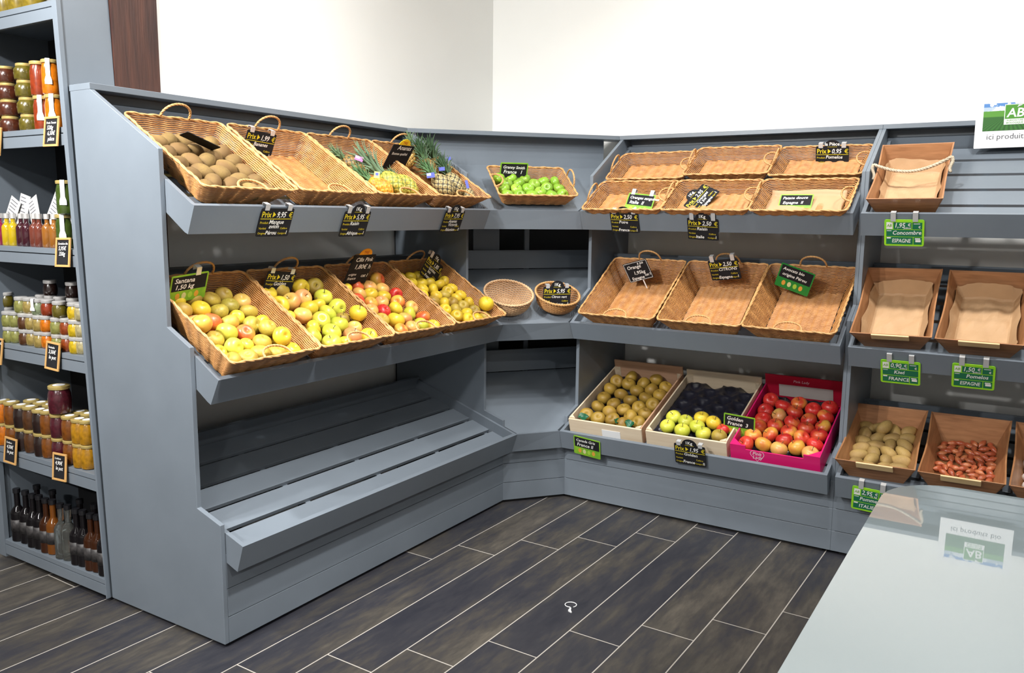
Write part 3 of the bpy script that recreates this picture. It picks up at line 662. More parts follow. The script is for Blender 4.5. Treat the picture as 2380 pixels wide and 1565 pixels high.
def pile(key, name, cat, meshes, pts, scale, mats, dims, h0, where, group, desc, gap=.055, tilt=1.1, stalk=False, rr=R0, spin='apple', fl=.008):
    M = BF[key]; px = [p[0] for p in pts]; sc = [p[1] if p[1] else scale for p in pts]; kinds = [p[2] for p in pts]
    P = place(M, px, [rr * s for s in sc], dims, h0, fl); de = [desc[k] for k in kinds]; lab = rows_labels(P, de, where, gap)
    for i, p in enumerate(P):
        me = meshes[random.randrange(len(meshes))]; o = link(name, me)
        if spin == 'apple': R = Matrix.Rotation(random.uniform(0, 6.28), 4, 'Z') @ Matrix.Rotation(random.uniform(0, tilt), 4, 'X') @ Matrix.Rotation(random.uniform(0, 6.28), 4, 'Z')
        else: R = Matrix.Rotation(random.uniform(0, 6.28), 4, 'Z') @ Matrix.Rotation(rj(tilt), 4, 'Y') @ Matrix.Rotation(random.uniform(0, 6.28), 4, 'X')
        o.matrix_world = M @ Matrix.Translation(p) @ R @ Matrix.Scale(sc[i], 4)
        if mats: setm(o, mats[kinds[i]])
        tag(o, lab[i], cat, group)
        if stalk and random.random() < .75: link('stalk', STM, o)
def P_(f, lst, default):
    out = []
    for e_ in lst: out.append((f(e_[0], e_[1]), e_[3] if len(e_) > 3 else None, e_[2] if len(e_) > 2 else default))
    return out
AM = {'y': A_GOLD, 'g': A_PALE, 'r': A_RUSS, 'o': A_OLIV, 'b': A_BLSH, 'p': A_PEAC, 'R': A_RED, 'Y': A_RED2, 'G': A_GRAN, 'c': A_OCHR, 'l': A_LEMN}
AD = {'y': 'golden yellow apple', 'g': 'pale green apple', 'r': 'russet apple', 'o': 'dark olive apple', 'b': 'red and yellow apple', 'p': 'peach blushed apple', 'R': 'red apple', 'Y': 'red apple streaked yellow', 'G': 'bright green apple', 'c': 'brown russet apple', 'l': 'lemon yellow apple'}
f1 = crop(370, 560, 3.912)
pile('Lm1', 'apple', 'apple', APP, P_(f1, [(205, 590, 'y'), (380, 560, 'r'), (205, 650, 'r'), (365, 650, 'y', 1.05), (335, 735, 'p'), (385, 800, 'b'), (515, 650, 'o'), (480, 765, 'b'), (600, 590, 'r'), (655, 515, 'r'), (745, 595, 'p'),
    (685, 675, 'o'), (825, 680, 'r'), (600, 725, 'r'), (590, 830, 'g', 1.08), (735, 725, 'y', .85), (820, 760, 'o'), (925, 740, 'y', .85), (755, 845, 'b'), (490, 870, 'r'), (980, 815, 'o'), (1075, 815, 'o', .8), (1175, 840, 'y', .9),
    (1125, 890, 'y'), (840, 910, 'y', .8), (675, 935, 'g'), (560, 990, 'y', .8), (950, 905, 'r'), (680, 1025, 'r'), (825, 1005, 'r'), (955, 975, 'r'), (1100, 965, 'r'), (1290, 940, 'y')], 'r'),
     1.0, AM, DM, .085, 'mixed apple basket', 'apples in the first mid-tray basket', AD, stalk=False, fl=.030)
pile('Lm2', 'apple', 'apple', APP, P_(f1, [(1040, 520, 'y'), (1090, 485, 'r'), (1270, 545, 'p'), (1195, 585, 'p'), (1345, 490, 'y'), (1390, 440, 'r'), (1490, 515, 'g'), (1455, 585, 'y', .9), (1120, 620, 'y'), (1380, 635, 'y', 1.08), (1585, 610, 'g'),
    (1665, 590, 'g'), (1285, 705, 'p', 1.08), (1530, 695, 'g'), (1815, 665, 'y', 1.05), (1690, 695, 'r', .9), (1690, 755, 'g'), (1510, 775, 'g'), (1385, 775, 'y', .9), (1445, 845, 'g', 1.05), (1610, 870, 'g'), (1740, 845, 'p'),
    (1835, 775, 'p', .95), (1860, 835, 'y'), (1700, 890, 'y', .85), (1180, 670, 'y', .85)], 'y'),
     1.10, AM, DM, .085, 'pale apple basket', 'apples in the second mid-tray basket', AD, stalk=True, fl=.030)
f3 = crop(780, 560, 3.839)
pile('Lm3', 'apple', 'apple', APP, P_(f3, [(200, 410, 'b'), (365, 355, 'b', 1.05), (310, 430, 'p'), (410, 435, 'p'), (120, 470, 'y'), (215, 490, 'p'), (335, 520, 'y'), (435, 510, 'y'), (530, 495, 'R'), (300, 565, 'b'), (450, 580, 'p'), (555, 565, 'b'),
    (335, 620, 'p'), (430, 625, 'R'), (420, 690, 'r'), (560, 615, 'y'), (610, 650, 'p'), (675, 630, 'p'), (525, 700, 'y', 1.1), (750, 690, 'g'), (560, 765, 'b'), (670, 740, 'p'), (755, 740, 'g'), (865, 695, 'b'), (960, 695, 'y'), (250, 560, 'R')], 'p'),
     .96, AM, DM, .085, 'red-blushed apple basket', 'apples in the third mid-tray basket', AD, fl=.034)
pile('Lm4', 'apple', 'apple', APP, P_(f3, [(545, 270), (665, 275), (775, 305), (640, 345), (750, 345), (880, 325, 'r'), (725, 400), (875, 375), (840, 415), (970, 395), (1030, 375), (1095, 365, 'r'), (800, 475), (1070, 435), (1165, 440), (930, 480), (1010, 475, 'r'),
    (890, 530, 'c'), (1140, 495), (1210, 495), (1290, 515), (1375, 560, 'l', 1.12), (990, 560), (1075, 560, 'c'), (1180, 578, 'r'), (1255, 560, 'r'), (985, 610), (1085, 610, 'r'), (1070, 660), (1170, 655), (1275, 625), (1215, 650), (1420, 572, 'r', .9)], 'l'),
     .88, AM, DM, .085, 'lemon apple basket', 'apples in the fourth mid-tray basket', AD, fl=.036)
f5 = crop(1100, 340, 5.2175)
pile('gran', 'apple', 'apple', APP, P_(f5, [(300, 440), (465, 430), (595, 420), (395, 500), (560, 505), (370, 580), (520, 570), (425, 640), (585, 650), (705, 525), (660, 580), (745, 630), (825, 465), (940, 445), (870, 540), (1000, 525), (850, 620), (975, 630), (1140, 615)], 'G'),
     .94, AM, (.33, .41, .21, .30, .075), .06, 'corner basket', 'green apples in the corner basket', AD, stalk=True, gap=.05)
f6 = crop(1290, 830, 3.4)
CD = (.375, .375, .55, .55, .095)
pile('c1', 'apple', 'apple', APP, P_(f6, [(495, 195), (575, 215), (620, 145), (700, 215), (810, 175), (440, 255), (525, 300), (645, 270), (775, 265), (895, 250), (390, 325), (595, 345), (725, 325), (850, 305), (465, 375), (340, 395), (540, 420), (675, 405), (810, 385), (425, 450),
    (330, 480), (480, 505), (605, 480), (760, 460), (690, 540), (265, 465), (550, 540)], 'c'), 1.10, AM, CD, .06, 'russet crate', 'russet apples in the wooden crate', AD, gap=.05, fl=.028)
pile('c2', 'apple', 'apple', APP, P_(f6, [(950, 480, 'g'), (890, 550, 'g'), (1040, 515, 'g'), (1165, 485, 'y'), (1005, 585, 'g'), (1135, 565, 'g'), (1265, 530, 'y'), (1235, 605, 'g'), (1310, 570, 'R', .9), (1340, 625, 'r')], 'g'),
     1.08, AM, CD, .075, 'golden apple crate', 'golden apples in the half empty crate', AD, gap=.05, tilt=.5, stalk=True, fl=.046)
pile('c3', 'apple', 'apple', APP, P_(f6, [(1690, 340), (1805, 390), (1925, 370, 'Y'), (2040, 420), (2170, 405), (1670, 430), (1765, 465, 'p'), (1895, 440), (2135, 475, 'Y'), (1640, 500), (1865, 530), (2000, 510), (1740, 555, 'Y'), (1975, 580), (2110, 570, 'Y'), (1625, 580), (1840, 605, 'Y'),
    (1700, 630, 'Y'), (1950, 660, 'Y'), (2085, 650), (1560, 660, 'Y'), (1800, 690), (1525, 710, 'Y'), (1660, 710, 'Y'), (1765, 750, 'p'), (1910, 745, 'Y'), (2045, 725), (2020, 775, 'p')], 'R'),
     1.12, AM, CD, .065, 'magenta tray', 'red apples in the magenta tray', AD, gap=.05, tilt=.9, stalk=True, fl=.030)
fk = crop(150, 180, 4.118)
pile('Lt1', 'kiwi', 'kiwi', KIW, P_(fk, [(970, 690), (1030, 710), (1135, 630), (1215, 720), (1375, 700), (1430, 670), (1505, 735), (1610, 670), (1650, 745), (1080, 790), (1250, 840), (1420, 820), (1780, 810), (1630, 800), (1560, 860), (1695, 870), (1240, 950), (1430, 920),
    (1600, 940), (1860, 920), (1740, 965), (1370, 1020), (1450, 1010), (1600, 1020), (1870, 1030), (2040, 1025)], 'k'), 1.18, None, DB, .08, 'kiwi basket', 'kiwis in the first upper-tray basket', {'k': 'brown kiwi'}, gap=.05, tilt=.4, rr=.030, spin='long')
fp = crop(1900, 900, 3.9125)
BX = (.21, .30, .36, .45, .105)
pile('Bl1', 'potato', 'potato', POT, P_(fp, [(470, 360), (630, 355), (730, 345), (590, 330), (555, 410), (700, 430), (820, 415), (870, 445), (410, 440), (365, 500), (525, 495), (665, 525), (810, 510), (355, 575), (440, 560), (500, 580), (635, 590), (780, 580), (305, 655), (395, 655), (545, 690), (645, 665), (785, 665), (745, 740), (405, 695)], 'k'),
     .95, None, BX, .06, 'plywood box', 'potatoes in the plywood box', {'k': 'brown potato'}, gap=.05, tilt=.35, rr=.032, spin='long')
rs = np.random.RandomState(4); sp_ = []
while len(sp_) < 62:
    a, b_ = rs.uniform(1050, 1650), rs.uniform(490, 880)
    lo = 1110 - (b_ - 490) * .18; hi = 1600 + (b_ - 490) * .13
    if lo < a < hi and all(math.hypot(a - c, b_ - d) > 44 for c, d in sp_): sp_.append((a, b_))
    elif rs.rand() < .0005: break
pile('Bl2', 'shallot', 'shallot', SHA, P_(fp, sp_, 'k'), 1., None, BX, .045, 'plywood box', 'shallots in the plywood box', {'k': 'red shallot'}, gap=.045, tilt=.3, rr=.0155, spin='long')
pile('Bl3', 'garlic_bulb', 'garlic', GAR, P_(fp, [(1850, 770), (1835, 830), (1862, 865), (1862, 920), (1885, 800), (1885, 895)], 'k'), 1., None, BX, .05, 'far plywood box', 'garlic bulbs in the far plywood box', {'k': 'white garlic bulb'}, gap=.04, tilt=.3, rr=.024, spin='long')
# green paper leaves tucked among the russet apples
for i, (a, b_) in enumerate(((225, 475), (495, 510), (595, 530))):
    o0 = BF['c1'] @ V((0, 0, .085)); nz = BF['c1'].to_3x3() @ V((0, 0, 1)); p = hit(f6(a, b_), o0, nz)
    vs = []; fs = []
    for j in range(7):
        for k in range(5):
            f, g = j / 6, k / 4 - .5; w = .030 * math.sin(PI * min(1, f * .93 + .06)) ; vs.append(((f - .5) * .055, g * w * 1.4 + .004 * math.sin(9 * f), .008 * math.sin(5 * f + i) + .012 * abs(g)))
    for j in range(6):
        for k in range(4): q = j * 5 + k; fs.append((q, q + 1, q + 6, q + 5))
    o = link('paper_leaf', MB().add(vs, fs).mesh('paper_leaf', [mat('dark_green_leaf', (.01, .10, .045), .4)], True))
    o.matrix_world = Matrix.Translation(p) @ BF['c1'].to_3x3().to_4x4() @ Matrix.Rotation((.4, 1.5, -.3)[i], 4, 'Z') @ Matrix.Rotation(.5, 4, 'X')
    tag(o, f'dark green leaf among the russet apples at the crate front, {ORDN[i]} from left', 'leaf', 'green leaves in the russet crate')
# ------------------------------------------------------------------ pineapples
def pine_body(name, c_eye, c_gro, L=.15, R=.052, seed=0):
    m = bpy.data.materials.new(name + '_rind'); m.use_nodes = True; nt = m.node_tree; b = nt.nodes['Principled BSDF']; b.inputs['Roughness'].default_value = .5
    at = nd(nt, 'ShaderNodeAttribute'); at.attribute_name = 'eye'; cr = nd(nt, 'ShaderNodeValToRGB'); nt.links.new(at.outputs['Fac'], cr.inputs[0])
    e = cr.color_ramp.elements; e[0].position = .18; e[0].color = (*c_gro, 1); e[1].position = .62; e[1].color = (*c_eye, 1); x = e.new(.97); x.color = tuple(v * .45 for v in c_eye) + (1,)
    nt.links.new(cr.outputs[0], b.inputs['Base Color'])
    nu, nv = 96, 64; vs = []; fs = []; ev = []
    for j in range(nv + 1):
        f = j / nv; r = R * (math.sin(PI * min(max(f, .012), .988))) ** .42 * (1.02 - .12 * f)
        for i in range(nu):
            t = 2 * PI * i / nu; a = (8 * i / nu + 4.2 * f) % 1 - .5; b_ = (8 * i / nu - 4.2 * f) % 1 - .5
            ee = max(0, math.cos(a * PI)) * max(0, math.cos(b_ * PI)); ee = ee ** .7; ev.append(ee)
            rr = r * (1 + .075 * (ee - .5) + (.02 if ee > .93 else 0)); vs.append((rr * math.cos(t), rr * math.sin(t), (f - .5) * L))
    for j in range(nv):
        for i in range(nu): fs.append((j * nu + i, j * nu + (i + 1) % nu, (j + 1) * nu + (i + 1) % nu, (j + 1) * nu + i))
    fs += [tuple(range(nu))[::-1], tuple(range(nv * nu, (nv + 1) * nu))]
    me = MB().add(vs, fs).mesh(name, [m], True); a_ = me.attributes.new('eye', 'FLOAT', 'POINT'); a_.data.foreach_set('value', ev); return me
def crown_mesh(name, col, col2, seed, n=46, H=.15, spread=1.):
    rs = np.random.RandomState(seed); mb = MB(); m = mat(name + '_leaf', col, .45, .8, 14., col2)
    for q in range(n):
        f = q / n; az = q * 2.39996; lean = (1.15 - .95 * f) * spread + rs.normal(0, .06); ln = H * (.42 + .62 * f ** .8) * rs.uniform(.85, 1.1) * (1 if f < .85 else .85); w = .0105 - .003 * f
        base = V((.018 * math.cos(az) * (1 - .6 * f), .018 * math.sin(az) * (1 - .6 * f), .035 * f)); vs = []; fs = []; ns = 7
        rad = V((math.cos(az), math.sin(az), 0)); tn = V((-math.sin(az), math.cos(az), 0)); p = base.copy()
        for k in range(ns + 1):
            g = k / ns; an = lean * (.25 + .85 * g) + .25 * g * g; d = rad * math.sin(an) + V((0, 0, math.cos(an))); nn = rad * math.cos(an) - V((0, 0, math.sin(an)))
            ww = w * (1 - g) ** .75 * (1 + .3 * math.sin(PI * g)) + .0003
            vs += [p - tn * ww + nn * (-ww * .35), p + nn * .0012, p + tn * ww + nn * (-ww * .35), p - nn * .0012]; p = p + d * (ln / ns)
        for k in range(ns):
            for e_ in range(4): fs.append((k * 4 + e_, k * 4 + (e_ + 1) % 4, (k + 1) * 4 + (e_ + 1) % 4, (k + 1) * 4 + e_))
        fs.append((ns * 4, ns * 4 + 1, ns * 4 + 2, ns * 4 + 3)); mb.add(vs, fs)
    return mb.mesh(name, [m], True)
PB = {'yel': pine_body('yellow_pineapple_body', (.62, .50, .07), (.13, .16, .02)), 'ora': pine_body('orange_pineapple_body', (.80, .38, .03), (.55, .20, .02)), 'gry': pine_body('grey_pineapple_body', (.50, .40, .18), (.035, .030, .022)),
      'drk': pine_body('brown_pineapple_body', (.34, .20, .05), (.05, .045, .02)), 'tan': pine_body('tan_pineapple_body', (.62, .38, .10), (.12, .07, .02))}
CRW = {'pale': crown_mesh('grey_green_crown', (.17, .26, .15), (.10, .17, .09), 1, 48, .15, .8), 'mid': crown_mesh('green_crown', (.12, .25, .10), (.07, .15, .06), 2, 40, .12), 'dark': crown_mesh('dark_crown', (.035, .085, .035), (.08, .14, .06), 3, 54, .125, 1.1), 'small': crown_mesh('short_crown', (.12, .20, .09), (.18, .26, .14), 4, 26, .085)}
tag_m = {'blue': mat('blue_swing_tag', (.07, .09, .42), .45), 'pink': mat('pink_swing_tag', (.50, .16, .42), .45), 'lime': mat('straw_swing_tag', (.52, .58, .16), .45), 'white': white_card}
fq = crop(700, 250, 4.76)
def pineapple(key, ctr, axis, body, crown, sc, label, tags=(), csc=1.):
    M = BF[key]; nz = V((M[0][2], M[1][2], M[2][2])); o = M.to_translation()
    a = M @ V((ctr[0], ctr[1], .055)); z = (M.to_3x3() @ V(axis)).normalized(); Mi = M.inverted(); sh = V((0, 0, 0))
    for f_ in (-.045, .045):      # keep both ends of the fruit inside its basket
        e_ = Mi @ (a + z * f_ * sc); r_ = .052 * sc
        hx = .1425 + .06 * min(1, max(0, e_.z / .095)) - r_; fy = -.185 - .06 * min(1, max(0, e_.z / .095)) + r_
        if e_.z < r_ + .010: sh.z = max(sh.z, r_ + .010 - e_.z)
        if e_.y < fy: sh.y = max(sh.y, fy - e_.y)
        if abs(e_.x) > hx: sh.x = math.copysign(abs(e_.x) - hx, -e_.x)
    a = a + M.to_3x3() @ sh
    x = z.orthogonal().normalized(); y = z.cross(x)
    t = thing('pineapple', label, 'pineapple', frame(a, x, y, z) @ Matrix.Scale(sc, 4), 'pineapples in the upper-tray baskets')
    link('body', PB[body], t); link('crown', CRW[crown], t, Matrix.Translation((0, 0, .068)) @ Matrix.Scale(csc, 4))
    inv = t.matrix_world.inverted()
    for (ta, tb, tm, w, h, rz, toff) in tags:
        p = hit(fq(ta, tb), a, (CAM - a).normalized()) ; dv = (CAM - p).normalized(); p = p + dv * toff
        zx = V((dv.x, dv.y, dv.z + .25)).normalized(); xx = V((0, 0, 1)).cross(zx).normalized(); yy = zx.cross(xx)
        F = frame(p, xx, yy, zx) @ Matrix.Rotation(rz, 4, 'Z')
        mbt = MB().box(-w / 2, w / 2, -h / 2, h / 2, -.0006, .0006)
        mm = [tag_m[tm]]
        if tm == 'pink' or w > .03 and tm == 'blue' and h < w: mbt.box(-w / 2 + .002, w * .05, -h * .05, h / 2 - .002, .0006, .0010, 1); mm.append(white_card)
        if tm == 'lime': mbt.box(-w * .25, w * .25, -h * .1, h * .3, .0006, .001, 1); mm.append(tag_m['blue'])
        obj('swing_tag', mbt, mm, t, inv @ F)
pineapple('Lt3', (-.062, -.125), (-.55, .85, .15), 'ora', 'mid', .80, 'small orange pineapple with a straw-coloured tag, crown towards the empty basket', [(838, 745, 'lime', .024, .028, -.1, .05)])
pineapple('Lt3', (.034, -.105), (-.42, .90, .22), 'yel', 'pale', .92, 'yellow pineapple with the tall grey-green crown in front of the slate', csc=1.2)
pineapple('Lt3', (.128, -.115), (-.30, .90, .22), 'yel', 'small', .86, 'yellow pineapple with short crown at the front corner of its basket', csc=.7)
pineapple('Lt3', (-.055, .050), (-.6, .8, .15), 'drk', 'small', .85, 'dark brown pineapple with a pink tag at the back of the third basket', [(640, 565, 'pink', .036, .020, -.35, .05)])
pineapple('Lt4', (.010, .165), (.12, .55, .75), 'tan', 'small', .74, 'tan pineapple standing at the back of the fourth basket beside the slate')
pineapple('Lt4', (-.005, -.095), (-.30, .90, .30), 'gry', 'mid', .88, 'grey pineapple with white and violet tag at the front of the fourth basket', [(1432, 750, 'blue', .038, .024, .15, .05)])
pineapple('Lt4', (.052, .050), (-.12, .80, .50), 'drk', 'dark', .80, 'dark crowned pineapple behind the blue tag in the fourth basket', [(1555, 680, 'blue', .030, .018, .1, .06)], csc=1.15)
pineapple('Lt4', (.092, -.085), (.05, .90, .36), 'gry', 'dark', .88, 'grey pineapple with bushy dark crown and long blue tag', [(1835, 850, 'blue', .013, .040, .25, .06)])
pineapple('Lt4', (.140, .070), (.10, .80, .50), 'drk', 'dark', .78, 'dark pineapple with the topmost crown against the corner board', [(1635, 565, 'blue', .018, .016, .2, .05)], csc=1.2)
pineapple('Lt4', (.160, -.150), (.20, .9, .25), 'gry', 'small', .62, 'small grey pineapple lying at the corner end of the fourth basket', csc=.5)
# ------------------------------------------------------------------ lettering and price cards
TXT = {}
def glyphs(s, bold=0.):
    k = (s, bold)
    if k not in TXT:
        cu = bpy.data.curves.new('lettering', 'FONT'); cu.body = s; cu.resolution_u = 2; cu.size = 1.; cu.offset = bold
        o = bpy.data.objects.new('lettering', cu); C.objects.link(o); dg = bpy.context.evaluated_depsgraph_get(); dg.update()
        me = o.evaluated_get(dg).to_mesh(); TXT[k] = ([tuple(v.co) for v in me.vertices], [tuple(p.vertices) for p in me.polygons])
        o.evaluated_get(dg).to_mesh_clear(); bpy.data.objects.remove(o); bpy.data.curves.remove(cu)
    return TXT[k]
def write(mb, s, x, y, size, mi, shear=0., bold=0., rot=0., z=.0012, wid=1., center=False):
    vs, fs = glyphs(s, bold)
    if not vs: return
    mx = (max(v[0] for v in vs) + min(v[0] for v in vs)) / 2 if center else 0
    c, sn = math.cos(rot), math.sin(rot); out = []
    for v in vs:
        a, b_ = ((v[0] - mx) * wid + v[1] * shear) * size, v[1] * size; out.append((x + a * c - b_ * sn, y + a * sn + b_ * c, z))
    mb.add(out, fs, mi)
def outline(w, h, r=.006, tab=False, k=5):
    P = []
    for cx, cy, a0 in ((w / 2 - r, h / 2 - r, 0), (-w / 2 + r, h / 2 - r, PI / 2), (-w / 2 + r, -h / 2 + r, PI), (w / 2 - r, -h / 2 + r, 1.5 * PI)):
        for i in range(k): a = a0 + PI / 2 * i / (k - 1); P.append((cx + r * math.cos(a), cy + r * math.sin(a)))
        if tab and a0 == 0:
            for i in range(13): a = PI * i / 12; P.append((.036 * math.cos(a), h / 2 + .030 * math.sin(a)))
    return P
def slabz(mb, poly, z0, z1, mi=0, M=None): mb.add(*slab(poly, z0, z1), mi=mi, M=M)
def rect(x0, x1, y0, y1): return [(x0, y0), (x1, y0), (x1, y1), (x0, y1)]
LM = [chalk, yellow]
def clips(t, xs, h, drop=.03, top=.022):
    for x_ in xs:
        c = MB(); w = .010
        c.box(x_ - w, x_ + w, h / 2 - .008, h / 2 + top, .0015, .0027).box(x_ - w, x_ + w, h / 2 + top, h / 2 + top + .0014, -.018, .0027).box(x_ - w, x_ + w, h / 2 + .004, h / 2 + top, -.0185, -.0172)
        obj('clip', c, steel, t)
def prix(M, price, lines, origin, cat_, label, kg=True, cl=(-.052, .052), W=.15, H=.108, group='black price cards with yellow print', top=.022):
    t = thing('price_card', label, 'price card', M, group)
    b_ = MB(); slabz(b_, outline(W, H, .006, kg is not None), -.001, .001); obj('card', b_, slate, t)
    L = MB()
    if kg is not None and kg: write(L, kg, 0, H / 2 + .003, .022, 0, bold=.02, center=True); slabz(L, rect(-.022, .022, H / 2 - .004, H / 2 - .0028), .001, .0013, 1)
    y = H / 2 - .034
    write(L, 'Prix', -W / 2 + .005, y, .031, 1, bold=.015, wid=.86); L.add([(-.020, y - .001, .0012), (-.020, y + .021, .0012), (-.006, y + .010, .0012)], [(0, 2, 1)], 1)
    write(L, price, -.003, y, .030, 0, shear=.2, bold=.012, wid=.85); write(L, '€', W / 2 - .020, y, .028, 1, bold=.01)
    slabz(L, rect(-W / 2 + .003, W / 2 - .003, y - .0075, y - .0055), .001, .0013, 1)
    yy = y - .025; write(L, 'Produit', -W / 2 + .005, yy, .0125, 1)
    for i, s in enumerate(lines): write(L, s, -.030 + .004 * i, yy - .017 * i, .022 if len(s) < 11 else .018, 0, shear=.2, bold=.012, rot=rj(.03))
    write(L, 'Variété', -W / 2 + .005, yy - .021, .0115, 1); write(L, 'Calibre', .028, yy - .021, .0115, 1)
    write(L, 'Origine', -W / 2 + .005, yy - .040, .0115, 1); write(L, 'Catégorie', .022, yy - .040, .0105, 1)
    write(L, origin, -.036, yy - .041, .021, 0, shear=.15, bold=.015); write(L, cat_, .060, yy - .040, .020, 0, bold=.01)
    obj('lettering', L, LM, t); clips(t, cl, H, top=top); return t
def green_card(M, lines, label, W=.148, H=.108, cl=(), body=None, split=.42, pics=True):
    t = thing('chalk_price_card', label, 'price card', M, 'green edged chalk cards'); body = body or lime
    b_ = MB(); slabz(b_, outline(W, H), -.001, .001); obj('card', b_, body, t)
    yb = -H / 2 + H * split; f = MB(); slabz(f, rect(-W / 2 + .006, W / 2 - .006, yb, H / 2 - .006), .001, .0014); obj('chalk_field', f, slate, t)
    L = MB()
    for i, s in enumerate(lines): write(L, s, -W / 2 + .014 + .004 * i, H / 2 - .030 - .026 * i, .026 if len(s) < 11 else .021, 0, shear=.18, bold=.014, rot=rj(.04), z=.0016)
    obj('lettering', L, [chalk], t)
    if pics:
        pm = MB()
        for i, mi in enumerate((0, 1, 2, 0)):
            cx = -W * .27 + i * W * .17; slabz(pm, [(cx + .009 * math.cos(a), yb - H * split * .48 + .013 * math.sin(a)) for a in np.linspace(0, 2 * PI, 12, endpoint=False)], .001, .0013, mi)
        obj('fruit_print', pm, [mat('print_orange', (.70, .34, .05), .5), mat('print_cream', (.62, .62, .30), .5), mat('print_green', (.34, .58, .06), .5)], t)
    if cl: clips(t, cl, H)
    return t
def slate_card(M, texts, label, W, H, border=False, top=None):
    t = thing('slate_price_board', label, 'price board', M, 'black slates'); b_ = MB(); slabz(b_, outline(W, H, .004), -.0015, .0015); obj('card', b_, slate, t)
    if top:
        c = MB(); slabz(c, [(.038 * math.cos(a), H / 2 + .001 + .030 * math.sin(a)) for a in np.linspace(0, PI, 15)], -.001, .001); o = obj('badge', c, top, t)
        Lb = MB(); write(Lb, 'TRE', 0, H / 2 + .006, .018, 0, bold=.02, center=True); obj('badge_lettering', Lb, mat('print_red', (.42, .05, .01), .5), t)
    L = MB()
    for s, x_, y_, z_ in texts: write(L, s, x_, y_, z_, 0, shear=.12, bold=.012, z=.0018, rot=rj(.03))
    if border:
        a, b2 = W / 2 - .003, H / 2 - .003
        for r_ in (rect(-a, a, b2 - .0018, b2), rect(-a, a, -b2, -b2 + .0018), rect(-a, -a + .0018, -b2, b2), rect(a - .0018, a, -b2, b2)): slabz(L, r_, .0015, .0018)
    obj('lettering', L, [chalk], t)
    if border: obj('stick', MB().box(.004, .010, -H / 2 - .05, -H / 2, -.001, .001), white_card, t)
    return t
def bio(M, price, unit, prod, orig, label, fade=False):
    W, H = .152, .118; t = thing('organic_price_card', label, 'price card', M, 'lime bordered organic price cards')
    b_ = MB(); slabz(b_, outline(W, H, .008), -.001, .001); obj('card', b_, lime_bright, t)
    f = MB(); slabz(f, rect(-.040, .028, .017, .047), .001, .0014); slabz(f, rect(.031, .068, .017, .047), .001, .0014); slabz(f, rect(-.068, .068, -.016, .014), .001, .0014); slabz(f, rect(-.068, .034, -.051, -.019), .001, .0014); slabz(f, rect(.037, .068, -.051, -.019), .001, .0014)
    obj('green_field', f, bio_green, t)
    L = MB(); write(L, price, -.038, .024, .030, 0, shear=.15, bold=.014, z=.0016, wid=.8); write(L, '€', .014, .030, .018, 0, bold=.01, z=.0016); write(L, unit, -.002, .0185, .013, 0, shear=.2, bold=.012, z=.0016)
    write(L, '€', .054, .022, .014, 0, bold=.01, z=.0016); slabz(L, rect(.036, .060, .040, .0425), .0014, .0016)
    slabz(L, rect(-.066, -.048, .008, .0105), .0014, .0016); slabz(L, rect(-.066, -.050, -.026, -.020), .0014, .0016); slabz(L, rect(.042, .062, -.028, -.023), .0014, .0016); slabz(L, rect(.044, .064, -.040, -.030), .0014, .0016)
    write(L, prod, -.045 if len(prod) > 8 else -.025, -.008, .025, 0, shear=.18, bold=.014, rot=.02, z=.0016, wid=.9); write(L, orig, -.046, -.043, .024, 0, shear=.1, bold=.014, z=.0016, wid=.9 if len(orig) < 7 else .72)
    slabz(L, rect(-.068, -.044, .017, .047), .001, .0014)
    obj('lettering', L, [chalk], t)
    a = MB(); write(a, 'AB', -.066, .027, .017, 0, shear=.12, bold=.02, z=.0016, wid=.9); obj('emblem', a, lime, t)
    clips(t, (-.042, .042), H, top=.030); return t
def on_board(side, lev, al, v, rz=0., off=.0055): return board_frame(side, lev) @ Matrix.Translation((al, v, off)) @ Matrix.Rotation(rz, 4, 'Z')
prix(on_board('L', 1, -2.508, -.058), '9,95', ['Mangue', 'avion'], 'Pérou', 'I', 'black price card reading 9,95 hung on the front edge below the kiwi basket', kg=None, top=.014)
prix(on_board('L', 1, -2.092, -.066), '5,95', ['Raisin'], 'Afrique', 'I', 'black price card reading 5,95 hung under the middle empty basket', kg='1Kg', top=.020)
prix(on_board('L', 1, -1.440, -.058), '7,95', ['Ananas', 'Victoria'], 'Réunion', 'II', 'black price card reading 7,95 hung under the pineapples', kg='1Kg', top=.014)
prix(on_board('R', 1, 1.352, -.056, -.02), '2,50', ['Poire'], 'France', 'I', 'black price card reading 2,50 hung at the corner end of the empty-basket unit', kg='1Kg', top=.014)
prix(on_board('R', 1, 1.750, -.084, -.04), '2,50', ['Raisin'], 'Italie', 'I', 'black price card reading 2,50 hung low under the basket with the askew card', kg='1Kg', top=.040)
prix(on_board('R', 3, 1.808, -.004, 0., .012), '1,95', ['Golden'], 'France', 'II', 'black price card reading 1,95 Golden in front of the half empty crate', kg='1Kg', top=.010)
green_card(on_board('R', 3, 1.260, -.066, -.10), ['Canada Gris', 'France II'], 'lime card hung tilted below the crate of russet apples')
bio(on_board('R', 1, 2.617, -.083), '1,95', 'pièce', 'Concombre', 'ESPAGNE', 'lime bordered green card reading 1,95 under the box with rope handle')
bio(on_board('R', 2, 2.653, -.102), '0,90', 'pièce', 'Kiwi', 'FRANCE', 'lime bordered green card reading 0,90 under the first paper lined box')
bio(on_board('R', 2, 2.920, -.087), '1,50', 'pièce', 'Pomelos', 'ESPAGNE', 'lime bordered green card reading 1,50 under the second paper lined box')
bio(on_board('R', 3, 2.592, -.086, -.05), '2,95', 'le kg', 'Pommes de', 'ITALIE', 'lime bordered green card reading 2,95 partly hidden by the counter')
